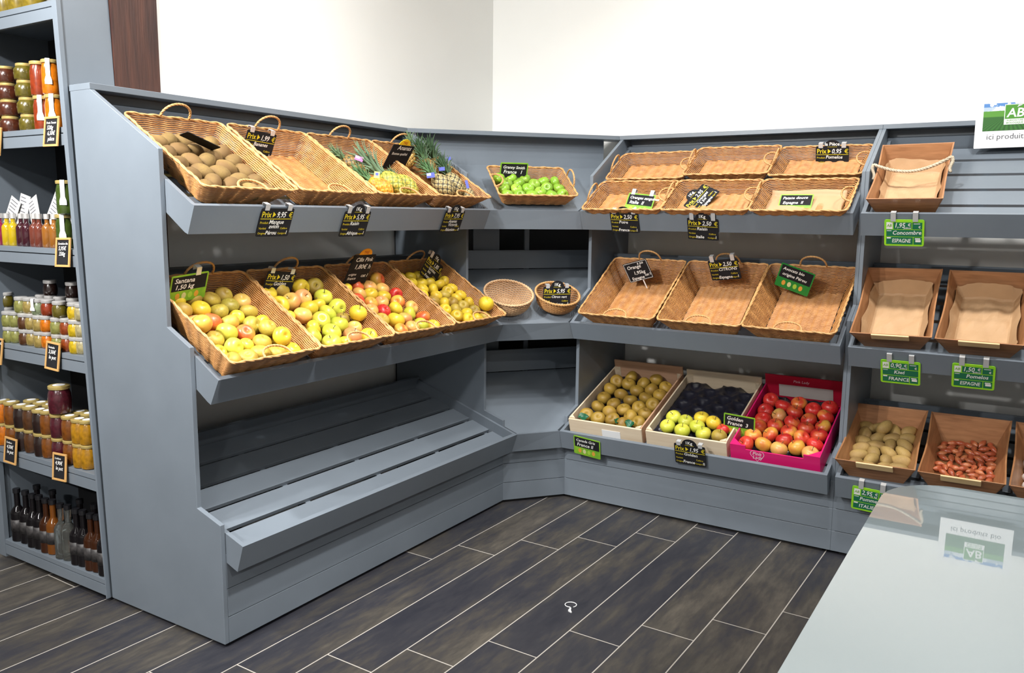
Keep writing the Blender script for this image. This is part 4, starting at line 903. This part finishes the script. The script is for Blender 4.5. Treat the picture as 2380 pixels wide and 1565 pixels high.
# cards standing in baskets: plane at s up the slope of the container
def stand(fr, q, s, lean, rz, yaw=0., ds=0.):
    """card whose centre is seen at q, in the plane y = s of the frame; lean back from the frame's normal"""
    yv = V((fr[0][1], fr[1][1], fr[2][1])).normalized(); o = fr @ V((0, s, 0)); p = hit(q, o, yv)
    x_ = V((fr[0][0], fr[1][0], fr[2][0])).normalized(); n_ = V((fr[0][2], fr[1][2], fr[2][2])).normalized()
    up = n_ * math.cos(lean) + yv * math.sin(lean); z_ = x_.cross(up)
    return frame(p, x_, up, z_) @ Matrix.Rotation(yaw, 4, 'Y') @ Matrix.Rotation(rz, 4, 'Z')
prix(stand(BF['Lt2'], (602, 337), .188, .18, -.06), '1,99', ['Bananes'], 'Antilles', 'I', 'black price card reading 1,99 clipped inside the empty basket next to the kiwis', kg=None, top=.012)
green_card(stand(BF['Lm1'], (438, 668), .16, .1, .10), ['Santana', '1,50 kg'], 'mottled green chalk card in the olive apple basket', cl=(.03,))
prix(stand(BF['Lm2'], (648, 661), .165, .2, -.10), '1,50', ['Golden'], 'France', 'I', 'black price card reading 1,50 Golden behind the pale yellow apples', kg=None, top=.012)
slate_card(stand(BF['Lm3'], (836, 626), .150, .05, .0), [('Cilis Pink', -.048, .040, .028), ('1,80€ h', -.040, .004, .032), ('origine', -.058, -.030, .017), ('France', -.056, -.052, .019), ('cat I', .022, -.040, .024)], 'tall black slate with orange badge above the red-blushed apples', .135, .145, top=orange_card)
prix(stand(BF['Lm4'], (1003, 628), .150, .35, -.5), '1,80', ['Golden', 'bio'], 'France', 'I', 'black price card tilted behind the lemon-yellow apples', kg='1Kg', cl=(-.052,))
slate_card(stand(BF['Lt4'], (926, 366), .055, -.05, .0), [('Ananas', -.036, .040, .032), ('Bonne qualité', -.058, .012, .019), ('2,80', -.022, -.048, .034)], 'black slate with yellow badge above the pineapples', .148, .128, top=amber_card)
green_card(stand(BF['gran'], (1193, 408), .085, .15, .0), ['Granny Smith', 'France   I'], 'lime framed chalk card standing in the bright green apples', H=.135)
prix(stand(BF['Rb3'], (1934, 366), .092, .22, -.02), '0,95', ['Pomelos'], 'Israël', 'I', 'black price card reading 0,95 hung in the back basket near the divider', kg='la Pièce', top=.014)
def lie(key, q, h, rz, lean=1.2):
    M = BF[key]; n_ = V((M[0][2], M[1][2], M[2][2])).normalized(); p = hit(q, M.to_translation() + n_ * h, n_)
    return Matrix.Translation(p) @ M.to_3x3().to_4x4() @ Matrix.Rotation(1.5708 - lean, 4, 'X') @ Matrix.Rotation(rz, 4, 'Z')
green_card(lie('Rf1', (1486, 474), .030, -.10, 1.0), ['Oranges sanguines', 'Italie  II'], 'small green-edged chalk card lying in the front basket at the corner end', cl=(-.05, .05))
prix(lie('Rf2', (1630, 462), .025, 1.12, 1.2), '2,95', ['Oranges', 'à jus'], 'Espagne', 'I', 'black price card lying askew in the middle front basket', kg='1Kg', cl=())
green_card(lie('Rf3', (1848, 474), .018, .0, 1.2), ['Patate douce', 'Espagne  II'], 'green-edged chalk card lying on brown paper in the front basket')
slate_card(stand(BF['Rm1'], (1483, 630), .135, .15, .30), [('Orange', -.055, .018, .027), ('à jus', .012, .034, .020), ('1,95kg', -.030, -.016, .026), ('Espagne', -.052, -.044, .023), ('cat I', .028, -.036, .020)], 'black slate with thin white border tilted in the first empty deep basket', .142, .108, border=True)
prix(stand(BF['Rm2'], (1684, 627), .165, .15, .14), '2,50', ['CITRONS'], 'Espagne', 'I', 'black price card reading 2,50 for lemons clipped in the middle deep basket', kg=None)
green_card(stand(BF['Rm3'], (1847, 650), .135, .25, -.34), ['Avocats bio', 'origine Pérou'], 'emerald green chalk card leaning in the deep basket next to the divider', W=.16, H=.12, body=leaf_green)
green_card(stand(BF['c2'], (1718, 990), -.16, .10, -.05), ['Golden', 'France  3'], 'lime chalk card standing between the golden apples and the magenta tray', cl=())
prix(stand(BF['bowl2'], (1294, 690), -.030, .30, .0), '5,95', ['Citron vert'], 'Mexique', 'I', 'black price card reading 5,95 leaning in the darker willow bowl', kg='1Kg', top=.010)
# card lying among the kiwis, paper in a basket
M = BF['Lt1'] @ Matrix.Translation((-.01, .07, .100)) @ Matrix.Rotation(-.45, 4, 'Z') @ Matrix.Rotation(.18, 4, 'Y') @ Matrix.Rotation(-.62, 4, 'X')
t = thing('chalk_price_card', 'dark chalk card fallen face down among the kiwis', 'price card', M, 'green edged chalk cards'); b_ = MB(); slabz(b_, outline(.125, .080), -.001, .001); obj('card', b_, slate, t); b_ = MB(); slabz(b_, outline(.117, .072), .001, .0014); obj('chalk_field', b_, slate, t)
n = 20; vs = [((i / n - .5) * .33, (j / n - .5) * .19, .012 + .004 * math.sin(7 * i / n) * math.sin(5 * j / n) + .05 * max(0, abs(j / n - .5) - .42) * 5) for j in range(n + 1) for i in range(n + 1)]
fs = [(a, a + 1, a + n + 2, a + n + 1) for j in range(n) for a in range(j * (n + 1), j * (n + 1) + n)]
o = link('paper_liner', MB().add(vs, fs).mesh('paper_liner', [kraft], True)); o.matrix_world = BF['Rf3']; o.modifiers.new('thickness', 'SOLIDIFY').thickness = .0006; tag(o, 'smooth brown paper lining the front wicker basket next to the divider', 'paper liner')
# black net bag inside the darker bowl
o = link('plastic_punnet', MB().box(-.055, .05, -.03, .06, .012, .055).mesh('plastic_punnet', [black_plastic])); o.matrix_world = BF['bowl2']; o.modifiers.new('bevel', 'BEVEL').width = .008
tag(o, 'black plastic punnet behind the price card in the darker bowl', 'punnet')
# heart emblem and lettering on the magenta tray front
mb = MB(); hp = []
for i in range(40):
    a = 2 * PI * i / 40; hp.append((16 * math.sin(a) ** 3 * .0020, (13 * math.cos(a) - 5 * math.cos(2 * a) - 2 * math.cos(3 * a) - math.cos(4 * a)) * .0020))
inn = [(x_ * .92, y_ * .92 + .0004) for x_, y_ in hp]
vs = [(x_, y_, 0) for x_, y_ in hp] + [(x_, y_, 0) for x_, y_ in inn]; mb.add(vs, [(i, (i + 1) % 40, 40 + (i + 1) % 40, 40 + i) for i in range(40)])
write(mb, 'Pink', 0, .001, .024, 0, shear=.2, bold=.015, center=True, z=0.); write(mb, 'Lady', .002, -.018, .024, 0, shear=.2, bold=.015, center=True, z=0.)
obj('heart_emblem', mb, mat('pale_pink_print', (.85, .62, .70), .5), PT, Matrix.Translation((-.075, -.2932, .058)) @ Matrix.Rotation(PI / 2, 4, 'X'))
mb = MB(); write(mb, 'Pink Lady', 0, 0, .020, 0, shear=.15, bold=.01, center=True); obj('rear_lettering', mb, mat('pale_pink_print', (.85, .62, .70)), PT, Matrix.Translation((-.02, .2862, .122)) @ Matrix.Rotation(PI / 2, 4, 'X'))
# ------------------------------------------------------------------ AB sign on the cap of the organic unit
SM = frame((2.962, -.300, 1.885), (1, 0, 0), (0, 0, 1), (0, -1, 0)); SM = SM @ Matrix.Rotation(.010, 4, 'Z')
t = thing('organic_sign', 'white sign with green field picture and AB emblem reading ici produits bio', 'sign', SM)
b_ = MB(); slabz(b_, outline(.300, .216, .003), -.0025, .0025); obj('sign_board', b_, white_card, t)
mp_ = bpy.data.materials.new('field_picture'); mp_.use_nodes = True; nt = mp_.node_tree; B = nt.nodes['Principled BSDF']; B.inputs['Roughness'].default_value = .4
tc = nd(nt, 'ShaderNodeTexCoord'); sp = nd(nt, 'ShaderNodeSeparateXYZ'); nt.links.new(tc.outputs['Object'], sp.inputs[0])
cr = nd(nt, 'ShaderNodeValToRGB'); nt.links.new(math_n('MULTIPLY_ADD', sp.outputs[1], 1 / .118, .5), cr.inputs[0]); cr.color_ramp.interpolation = 'CONSTANT'
e = cr.color_ramp.elements; e[0].position = 0; e[0].color = (.03, .14, .02, 1); e[1].position = .50; e[1].color = (.085, .27, .03, 1); x = e.new(.72); x.color = (.40, .50, .62, 1); x = e.new(.86); x.color = (.08, .22, .52, 1)
wv = nd(nt, 'ShaderNodeTexWave', Scale=55., Distortion=1.5); wv.bands_direction = 'DIAGONAL'; nt.links.new(tc.outputs['Object'], wv.inputs[0])
per_ = math_n('DIVIDE', math_n('ADD', sp.outputs[0], .02), math_n('SUBTRACT', .022, sp.outputs[1]))
cl_ = nd(nt, 'ShaderNodeTexNoise', Scale=22., Detail=4.); nt.links.new(tc.outputs['Object'], cl_.inputs[0])
rows_ = math_n('MULTIPLY', math_n('LESS_THAN', sp.outputs[1], .002), math_n('GREATER_THAN', math_n('SINE', math_n('MULTIPLY', math_n('ADD', per_, math_n('MULTIPLY', cl_.outputs[0], .15)), 26.)), .1)); mx = nd(nt, 'ShaderNodeMix', data_type='RGBA'); mx.inputs[7].default_value = (.015, .09, .012, 1); nt.links.new(rows_, mx.inputs[0]); nt.links.new(cr.outputs[0], mx.inputs[6]); sky_ = math_n('MULTIPLY', math_n('GREATER_THAN', sp.outputs[1], .026), math_n('GREATER_THAN', cl_.outputs[0], .52)); mx3 = nd(nt, 'ShaderNodeMix', data_type='RGBA'); mx3.inputs[7].default_value = (.60, .66, .74, 1); nt.links.new(sky_, mx3.inputs[0]); nt.links.new(mx.outputs[2], mx3.inputs[6]); nt.links.new(mx3.outputs[2], B.inputs['Base Color'])
obj('picture', MB().box(-.121, .121, -.059, .059, .0025, .003), mp_, t, Matrix.Translation((0, .024, 0)))
e_ = MB(); slabz(e_, rect(-.041, .041, -.010, .076), .003, .0034, 1); slabz(e_, rect(-.0385, .0385, .014, .0735), .0034, .0037, 0)
write(e_, 'AB', 0, .022, .052, 1, shear=.10, bold=.018, center=True, z=.0039); e_.tube([(.006, .062, .0039), (.012, .068, .0039), (.024, .071, .0039)], [.001, .004, .0008], 6, 1)
write(e_, 'AGRICULTURE', 0, .0045, .0095, 0, bold=.02, center=True, z=.0036); write(e_, 'BIOLOGIQUE', 0, -.0065, .0105, 0, bold=.02, center=True, z=.0036)
obj('emblem', e_, [mat('emblem_green', (.06, .25, .02), .4), white_card], t)
L = MB(); write(L, 'ici produits bio', 0, -.071, .034, 0, center=True, z=.0027); obj('lettering', L, mat('sign_grey', (.03, .03, .04), .5), t)
# scrap on the floor
o = obj('plastic_scrap', MB().tube([(.030 * math.cos(a) * .7 - .03, .022 * math.sin(a), .002) for a in np.linspace(.3, 6., 16)] + [(.005, -.010, .002), (.03, -.012, .002)], .0017, 5).tube([(.0, -.006, .003), (.02, -.014, .003), (.034, -.010, .003)], [.003, .006, .003], 6), white_card)
o.matrix_world = Matrix.Translation((1.7305, -1.976, .0005)) @ Matrix.Rotation(-.9, 4, 'Z'); tag(o, 'small white plastic ring scrap on the dark floor tiles', 'litter scrap')
# ------------------------------------------------------------------ jars and bottles
def jam(name, c, rough=.25): return mat(name, c, rough, .9, 55., tuple(x * .4 for x in c), coat=.6)
J = {'cherry': jam('cherry_preserve', (.085, .022, .010)), 'olive': jam('olive_preserve', (.12, .095, .010)), 'pick': jam('yellow_pickle', (.24, .17, .015)), 'redor': jam('red_orange_paste', (.26, .035, .008)), 'oran': jam('orange_paste', (.60, .16, .004)),
     'grn': jam('green_pickle', (.05, .085, .012)), 'pgrn': jam('pale_green_spread', (.26, .26, .07)), 'brn': jam('brown_spread', (.09, .035, .012)), 'tan': jam('tan_spread', (.34, .25, .07)), 'ggrn': jam('grey_green_spread', (.22, .27, .15)),
     'rbrn': jam('red_brown_spread', (.26, .05, .010)), 'yel': jam('yellow_spread', (.58, .40, .012)), 'crm': jam('cream_spread', (.42, .36, .18)), 'dark': jam('dark_spread', (.022, .010, .008)), 'ambr': jam('amber_jam', (.20, .062, .008)), 'hony': jam('honey_jam', (.44, .21, .010)),
     'plum': jam('plum_jam', (.075, .010, .018)), 'blk': mat('black_bottle', (.006, .005, .006), .10, spec=.35), 'bbrn': mat('brown_bottle', (.035, .011, .004), .10, spec=.4), 'ambb': mat('amber_bottle', (.14, .045, .007), .10, spec=.4)}
clear_g = mat('clear_glass', (.9, .92, .85), .03, trans=.95)
liq = {k: mat(k + '_liquor', c, .12, coat=.8) for k, c in dict(magenta=(.22, .012, .05), yellow=(.44, .31, .008), purple=(.040, .008, .014), brick=(.13, .032, .02), amber=(.24, .09, .014)).items()}
black_cap = mat('black_cap', (.01, .01, .012), .25)
def lathe_me(name, prof, m, k=18):
    me = MB().lathe(prof, k).mesh(name, [m], True); me.set_sharp_from_angle(angle=.7); return me
def jar_set(nm, r, h, belly, lidm, lr=.86, lh=.012, sticker=False):
    pr = [(r * .80, 0), (r * .96, .004), (r, h * .18), (r * belly, h * .5), (r, h * .78), (r * .86, h - .004), (r * .80, h)]
    b_ = lathe_me(nm + '_jar', pr, J['olive']); l_ = lathe_me(nm + '_lid', [(r * lr, h - .001), (r * lr + .001, h + .001), (r * lr + .001, h + lh - .002), (r * lr - .002, h + lh), (.001, h + lh)], lidm)
    s_ = MB().lathe([(r * .55, h + lh + .0001), (r * .55, h + lh + .0006), (.001, h + lh + .0006)], 16).mesh(nm + '_sticker', [white_card]) if sticker else None
    return b_, l_, s_, h + lh
ROUND = jar_set('round', .037, .052, 1.04, gold, .80, .010); TALL = jar_set('tall', .030, .112, 1.0, gold, .95, .012); SMALLJ = jar_set('small', .0255, .050, 1.05, silver, .92, .013); JAMJ = jar_set('jam', .031, .084, 1.03, gold, .95, .011, True); PLUM = jar_set('plum', .041, .098, 1.03, gold, .93, .013, True)
BIGJ = jar_set('pickle', .042, .095, 1.05, gold, .8, .012)
def jar(kind, x, y, z, m, label, group, strip=0, rot=0):
    b_, l_, s_, hh = kind; o = link('preserve_jar', b_); setm(o, m); o.matrix_world = Matrix.Translation((x, y, z)); tag(o, label, 'jar', group); link('lid', l_, o)
    if s_: link('lid_sticker', s_, o)
    if strip:
        d = V((.72, -.69, 0)) if strip == 1 else V((.2, -.98, 0)); w = V((-d.y, d.x, 0)); r = max(v.co.x for v in b_.vertices); vs = []; n = 9
        path = [(r * .3, hh + .001)] + [(r * .98, hh + .0008)] + [(r + .0012, hh * (1 - k / 6 * .72)) for k in range(1, 7)]
        for k, (rr, zz) in enumerate(path):
            ww = .0075 if k < len(path) - 2 else .012; vs += [d * rr - w * ww + V((0, 0, zz)), d * rr + w * ww + V((0, 0, zz))]
        o2 = obj('seal_strip', MB().add(vs, [(2 * k, 2 * k + 1, 2 * k + 3, 2 * k + 2) for k in range(len(path) - 1)]), white_card, o)
        o2.modifiers.new('thickness', 'SOLIDIFY').thickness = .0006
    return o
def xat(px, py, y): return hit((px, py), (0, y, 0), V((0, 1, 0))).x
SN = ['lowest', 'second', 'third', 'fourth', 'fifth', 'top']
YJ = -2.845
G1 = 'round squat jars on the red paste shelf'
# top: pickles standing on the unit
for i, px in enumerate((14, 48, 82)):
    jar(BIGJ, xat(px, 12, YJ), YJ, SHZ[0], J['pick'], f'jar of yellow pickles on the very top board, {ORDN[i]} from the outer end', 'pickle jars on the top board')
# shelf 1
for c, (px, m, nm, n) in enumerate(((-12, 'ambr', 'amber fruit', 3), (27, 'cherry', 'dark brown fruit', 4), (71, 'olive', 'green olives', 4))):
    for k in range(n): jar(ROUND, xat(px, 300, YJ) - .004 * k, YJ + rj(.002), SHZ[1] + ROUND[3] * k, J[m], f'squat jar of {nm}, {ORDN[k]} from the bottom of its stack', G1)
for i, (px, k, m, nm, st_) in enumerate(((101, 0, 'redor', 'red paste', 1), (98, 1, 'redor', 'red paste', 0), (128, 0, 'oran', 'orange paste', 1), (125, 1, 'oran', 'orange paste', 1), (150, 0, 'oran', 'orange paste', 0), (148, 1, 'oran', 'orange paste', 0))):
    yj = YJ if px < 140 else YJ + .045
    jar(TALL, xat(px, 290, yj), yj, SHZ[1] + TALL[3] * k, J[m], f'tall jar of {nm} {("on the shelf", "stacked on top")[k]}, {("nearest the olives", "", "in the middle", "", "at the side panel", "")[i - k] }', 'tall paste jars beside the side panel', st_)
# shelf 2: small liquor bottles, leaflets, gherkins
def bottle_set(nm, r, h, neck, nh, capm, ch=.016, cr_=None):
    pr = [(r * .86, 0), (r, .004), (r, h * .72), (r * .86, h * .80), (neck * 1.1, h * .90), (neck, h * .93), (neck, h + nh)]
    cr_ = cr_ or neck * 1.25; return lathe_me(nm + '_bottle', pr, J['blk'], 16), lathe_me(nm + '_cap', [(cr_, h + nh - .004), (cr_, h + nh + ch), (.001, h + nh + ch)], capm, 14)
MINI = bottle_set('mini', .021, .098, .0085, .012, silver, .015, .0115); TALLB = bottle_set('tall', .029, .165, .0115, .045, black_cap, .014, .0145)
band = MB().lathe([(.0292, .045), (.0298, .045), (.0298, .095), (.0292, .095)], 16).mesh('bottle_label', [mat('dark_label', (.018, .017, .019), .5, 1., 90., (.06, .055, .055))], True)
band2 = MB().lathe([(.0211, .030), (.0214, .030), (.0214, .062), (.0211, .062)], 16).mesh('mini_label', [mat('printed_label', (.35, .22, .12), .5, 1., 120., (.62, .55, .45))], True)
def bottle(kind, x, y, z, m, label, group, bandm=None):
    o = link('bottle', kind[0]); setm(o, m); o.matrix_world = Matrix.Translation((x, y, z)) @ Matrix.Rotation(random.uniform(0, 6), 4, 'Z'); tag(o, label, 'bottle', group); link('cap', kind[1], o)
    if bandm: link('label_band', bandm, o)
for i, (px, m) in enumerate(((3, 'magenta'), (17, 'yellow'), (34, 'yellow'), (50, 'purple'), (65, 'purple'), (81, 'brick'), (94, 'brick'), (110, 'amber'), (129, 'amber'))):
    bottle(MINI, xat(px, 560, -2.86), -2.86 + (.004 if i % 2 else 0), SHZ[2], liq[m], f'small flat-shouldered bottle of {m if m != "brick" else "brick red"} liquor with silver cap, {ORDN[i]} along its shelf', 'miniature liquor bottles')
for i, (px, k, st_) in enumerate(((150, 0, 1), (152, 1, 1), (168, 0, 1))):
    yj = YJ + (.0 if px < 160 else .03)
    jar(TALL, xat(px, 530 - 60 * k, yj), yj, SHZ[2] + TALL[3] * k, J['grn'], ('tall jar of green gherkins on the shelf beside the small bottles', 'tall jar of green gherkins stacked on another', 'tall jar of green gherkins against the side panel')[i], 'gherkin jars', st_)
for i, (px, py, rz, ln) in enumerate(((30, 478, .45, .15), (48, 470, .22, .17), (78, 476, -.42, .14), (124, 470, .50, .16))):
    p = hit((px, py), (0, -2.795, 0), V((0, 1, 0))); t = thing('paper_leaflet', f'white folded leaflet standing behind the small bottles, {ORDN[i]} from the outer end', 'leaflet', Matrix.Translation((p.x, -2.795 + .012 * (i % 2), SHZ[2])), 'leaflets on the bottle shelf')
    zt = p.z - SHZ[2]; F = Matrix.Translation((0, 0, zt - .015)) @ Matrix.Rotation(rz, 4, 'Y') @ Matrix.Rotation(PI / 2 - .12, 4, 'X')
    b_ = MB(); b_.box(-.036, .036, -.5 * ln, .045, -.0007, .0007); obj('paper', b_, leaflet_paper, t, F)
    L = MB()
    for k in range(7): slabz(L, rect(-.028, -.028 + .05 * random.uniform(.5, 1), .030 - .014 * k, .033 - .014 * k), .0008, .001)
    obj('printing', L, mat('print_grey', (.10, .10, .12)), t, F)
# shelf 3: little spreads in three tiers
cols = [(25, 'pgrn'), (42, 'pgrn'), (62, 'brn'), (79, 'tan'), (96, 'tan'), (114, 'oran'), (137, 'pgrn'), (159, 'rbrn'), (178, 'yel'), (194, 'crm')]
NM = {'pgrn': 'pale green', 'brn': 'dark brown', 'tan': 'tan', 'oran': 'orange', 'rbrn': 'red brown', 'yel': 'bright yellow', 'crm': 'cream', 'ggrn': 'grey green', 'olive': 'olive green', 'dark': 'very dark', 'ambr': 'amber', 'hony': 'honey yellow', 'plum': 'plum', 'redor': 'orange red'}
GS3 = 'small spread jars in three tiers'
for c, (px, m) in enumerate(cols):
    for k in range(2):
        yj = -2.868 + (.010 if c % 2 else 0); jar(SMALLJ, xat(px, 800, yj), yj, SHZ[3] + SMALLJ[3] * k, J[m], f'small jar of {NM[m]} spread, {("bottom", "middle")[k]} tier, {ORDN[c]} along the shelf', GS3)
for c, (px, m) in enumerate(((50, 'pgrn'), (70, 'tan'), (90, 'ggrn'), (112, 'redor'), (138, 'olive'), (173, 'yel'), (190, 'crm'))):
    yj = -2.862 + (.008 if c % 2 else 0); jar(SMALLJ, xat(px, 715, yj), yj, SHZ[3] + SMALLJ[3] * 2, J[m], f'small jar of {NM[m]} spread, top tier, {ORDN[c]} along the shelf', GS3, 2 if c == 2 else 0)
for c, px in enumerate((20,)):
    for k in range(3): jar(SMALLJ, xat(px, 760, -2.800), -2.800, SHZ[3] + SMALLJ[3] * k, J['olive'], f'small olive green jar behind the outer end of its shelf, {ORDN[k]} tier', 'dark jars behind the spreads')
for c, (px, py) in enumerate(((118, 690), (170, 700), (140, 700), (98, 700))):
    for k in range(3 if c > 1 else 4): jar(SMALLJ, xat(px, py, -2.770), -2.770, SHZ[3] + SMALLJ[3] * k, J['dark'], f'dark jar in the back row of the spread shelf, stack {ORD[c]}, {ORDN[k]} tier', 'dark jars behind the spreads')
# shelf 4: jams
cols = [(11, 'oran'), (33, 'ambr'), (55, 'dark'), (76, 'brn'), (98, 'dark'), (119, 'ambr'), (142, 'plum'), (168, 'ambr'), (190, 'hony'), (208, 'hony')]
for c, (px, m) in enumerate(cols):
    for k in range(2):
        yj = -2.862 + (.006 if c % 2 else 0); x = xat(px, 1060 if px > 100 else 1020, yj); jar(JAMJ, x, yj, SHZ[4] + JAMJ[3] * k, J[m], f'jam jar of {NM[m]} jam with gold lid, {("lower", "upper")[k]} tier, {ORDN[c]} along the shelf', 'gold lidded jam jars')
for c, px in enumerate((75, 97, 118, 186, 206)):
    for k in range(2): jar(JAMJ, xat(px, 960, -2.792), -2.792, SHZ[4] + JAMJ[3] * k, J['dark' if c > 2 else 'brn'], f'jam jar in the second row of the jam shelf, column {ORD[c]}, {("lower", "upper")[k]} tier', 'gold lidded jam jars behind')
jar(PLUM, xat(139, 930, -2.855), -2.855, SHZ[4] + JAMJ[3] * 2 + .001, J['plum'], 'large plum coloured jar standing alone on top of the jam jars', None)
# shelf 5: tall bottles
for i, (px, m, nm) in enumerate(((46, 'blk', 'black'), (66, 'blk', 'black'), (82, 'blk', 'black'), (98, 'blk', 'black'), (113, 'bbrn', 'brown'), (129, 'ambb', 'amber'), (147, None, 'clear glass'), (164, None, 'clear glass'), (183, 'blk', 'black'), (199, 'blk', 'black'), (216, 'bbrn', 'brown'), (232, 'bbrn', 'brown'), (247, 'blk', 'black'))):
    y = -2.862 + (.006 if i % 2 else 0); x = xat(px, 1240 + 6 * i, y)
    bottle(TALLB, x, y, SHZ[5], J[m] if m else clear_g, f'tall {nm} bottle on the lowest shelf, {ORDN[i]} from the outer end', 'tall bottles on the lowest shelf', band if m else None)
for i, px in enumerate((92, 128, 190, 224)):
    bottle(TALLB, xat(px, 1225 + 8 * i, -2.792), -2.792, SHZ[5], J['blk'], f'tall black bottle in the second row of the lowest shelf, {ORDN[i]} from the outer end', 'tall bottles on the lowest shelf', band)
# little framed slates on the shelf aprons
for i, (px, py, txt, lab) in enumerate(((120, 306, ('Purée Tomate', '520g', '6,50€', 'pièce'), 'below the orange paste jars'), (147, 587, ('Cornichon Bio', '5,95€', '330g'), 'below the gherkins'), (123, 828, ('Tartinable', '3,50€', 'le pot'), 'below the small spreads'), (139, 1086, ('Confiture', '4,90€', 'le pot'), 'below the plum jam'),
                                (25, 1048, ('Confiture', '4,50€', 'le pot'), 'below the amber jam'), (-8, 815, ('Tapenade', '3,90€'), 'at the outer end under the dark jars'), (-12, 330, ('Cerises', '6,90€'), 'at the outer end of the paste shelf'))):
    p = hit((px, py), (0, -2.905, 0), V((0, 1, 0))); t = thing('framed_slate_tag', f'small pine framed chalk tag {lab}', 'price tag', frame(p, (1, 0, 0), (0, 0, 1), (0, -1, 0)) @ Matrix.Rotation(-.12, 4, 'X') @ Matrix.Rotation(rj(.05), 4, 'Z'), 'pine framed chalk tags')
    w, h = .046, .053
    obj('board', MB().box(-w + .006, w - .006, -h + .006, h - .006, -.002, .001), slate, t)
    fr_ = MB().box(-w, w, h - .008, h, -.002, .004).box(-w, w, -h, -h + .008, -.002, .004).box(-w, -w + .008, -h + .008, h - .008, -.002, .004).box(w - .008, w, -h + .008, h - .008, -.002, .004); obj('frame', fr_, frame_wood, t, bevel=.001)
    L = MB()
    for k, s in enumerate(txt): write(L, s, -.034 + .004 * k, .028 - .020 * k, .020 if len(s) < 9 else .0105, 0, shear=.2, bold=.014, z=.0012)
    obj('lettering', L, [chalk], t)
# ------------------------------------------------------------------ light: ceiling spots, plus added wall washers
def area(loc, power, size=.16, col=(1, .98, .945), aim=(0, 0, -1), spread=140):
    ld = bpy.data.lights.new('ceiling_or_added_lamp', 'AREA'); ld.shape = 'DISK'; ld.size = size; ld.energy = power; ld.color = col; ld.spread = math.radians(spread)
    o = bpy.data.objects.new('ceiling_or_added_lamp', ld); C.objects.link(o); o.location = loc; o.rotation_euler = V(aim).to_track_quat('-Z', 'Y').to_euler(); return o
LAMPS = [  # (place, aim, power, spread)
    ((1.80, -2.65, 2.92), (.60, -2.60, 1.10), 7.5, 104), ((1.80, -1.85, 2.92), (.60, -1.75, 1.10), 8, 104),
    ((1.50, -1.62, 2.92), (1.45, -.60, 1.10), 7, 104), ((2.35, -1.62, 2.92), (2.30, -.60, 1.10), 8.5, 104), ((3.25, -1.62, 2.92), (3.10, -.60, 1.10), 8.5, 104),
    ((1.50, -2.10, 3.36), (.165, -2.10, 2.60), 8.5, 130), ((1.60, -1.45, 3.36), (1.60, -.18, 2.60), 6, 130), ((3.00, -1.45, 3.36), (3.00, -.18, 2.60), 8.5, 130),  # wall washers, added only to brighten the upper walls
    ((.60, -4.25, 2.95), (.50, -2.88, 1.95), 25, 88), ((.75, -5.40, 3.0), (.50, -2.88, 1.60), 30, 110), ((-.60, -4.40, 2.92), (-.45, -2.88, 1.55), 8, 96),
    ((2.30, -2.85, 2.92), (.85, -2.55, .30), 10, 64),
    ((2.2, -4.9, 2.92), (2.2, -4.9, 0), 18, 178), ((4.6, -4.2, 2.92), (4.6, -4.2, 0), 62, 160), ((1.5, -6.8, 2.92), (1.5, -6.6, 0), 75, 160), ((4.4, -6.8, 2.92), (4.4, -6.8, 0), 90, 160)]
for loc, aim, pw, spd in LAMPS: area(loc, pw, .14, aim=V(aim) - V(loc), spread=spd)
w = bpy.data.worlds.new('world'); bpy.context.scene.world = w; w.use_nodes = True; w.node_tree.nodes['Background'].inputs[0].default_value = (.8, .9, 1, 1); w.node_tree.nodes['Background'].inputs[1].default_value = .02
sc = bpy.context.scene
sc.view_settings.view_transform = 'Standard'; sc.view_settings.look = 'None'; sc.view_settings.exposure = 0.0; sc.view_settings.gamma = 1; sc.view_settings.use_curve_mapping = False
try:
    sc.cycles.use_denoising = True; sc.cycles.max_bounces = 8; sc.cycles.caustics_reflective = False; sc.cycles.caustics_refractive = False; sc.cycles.sample_clamp_indirect = 6.
except Exception: pass
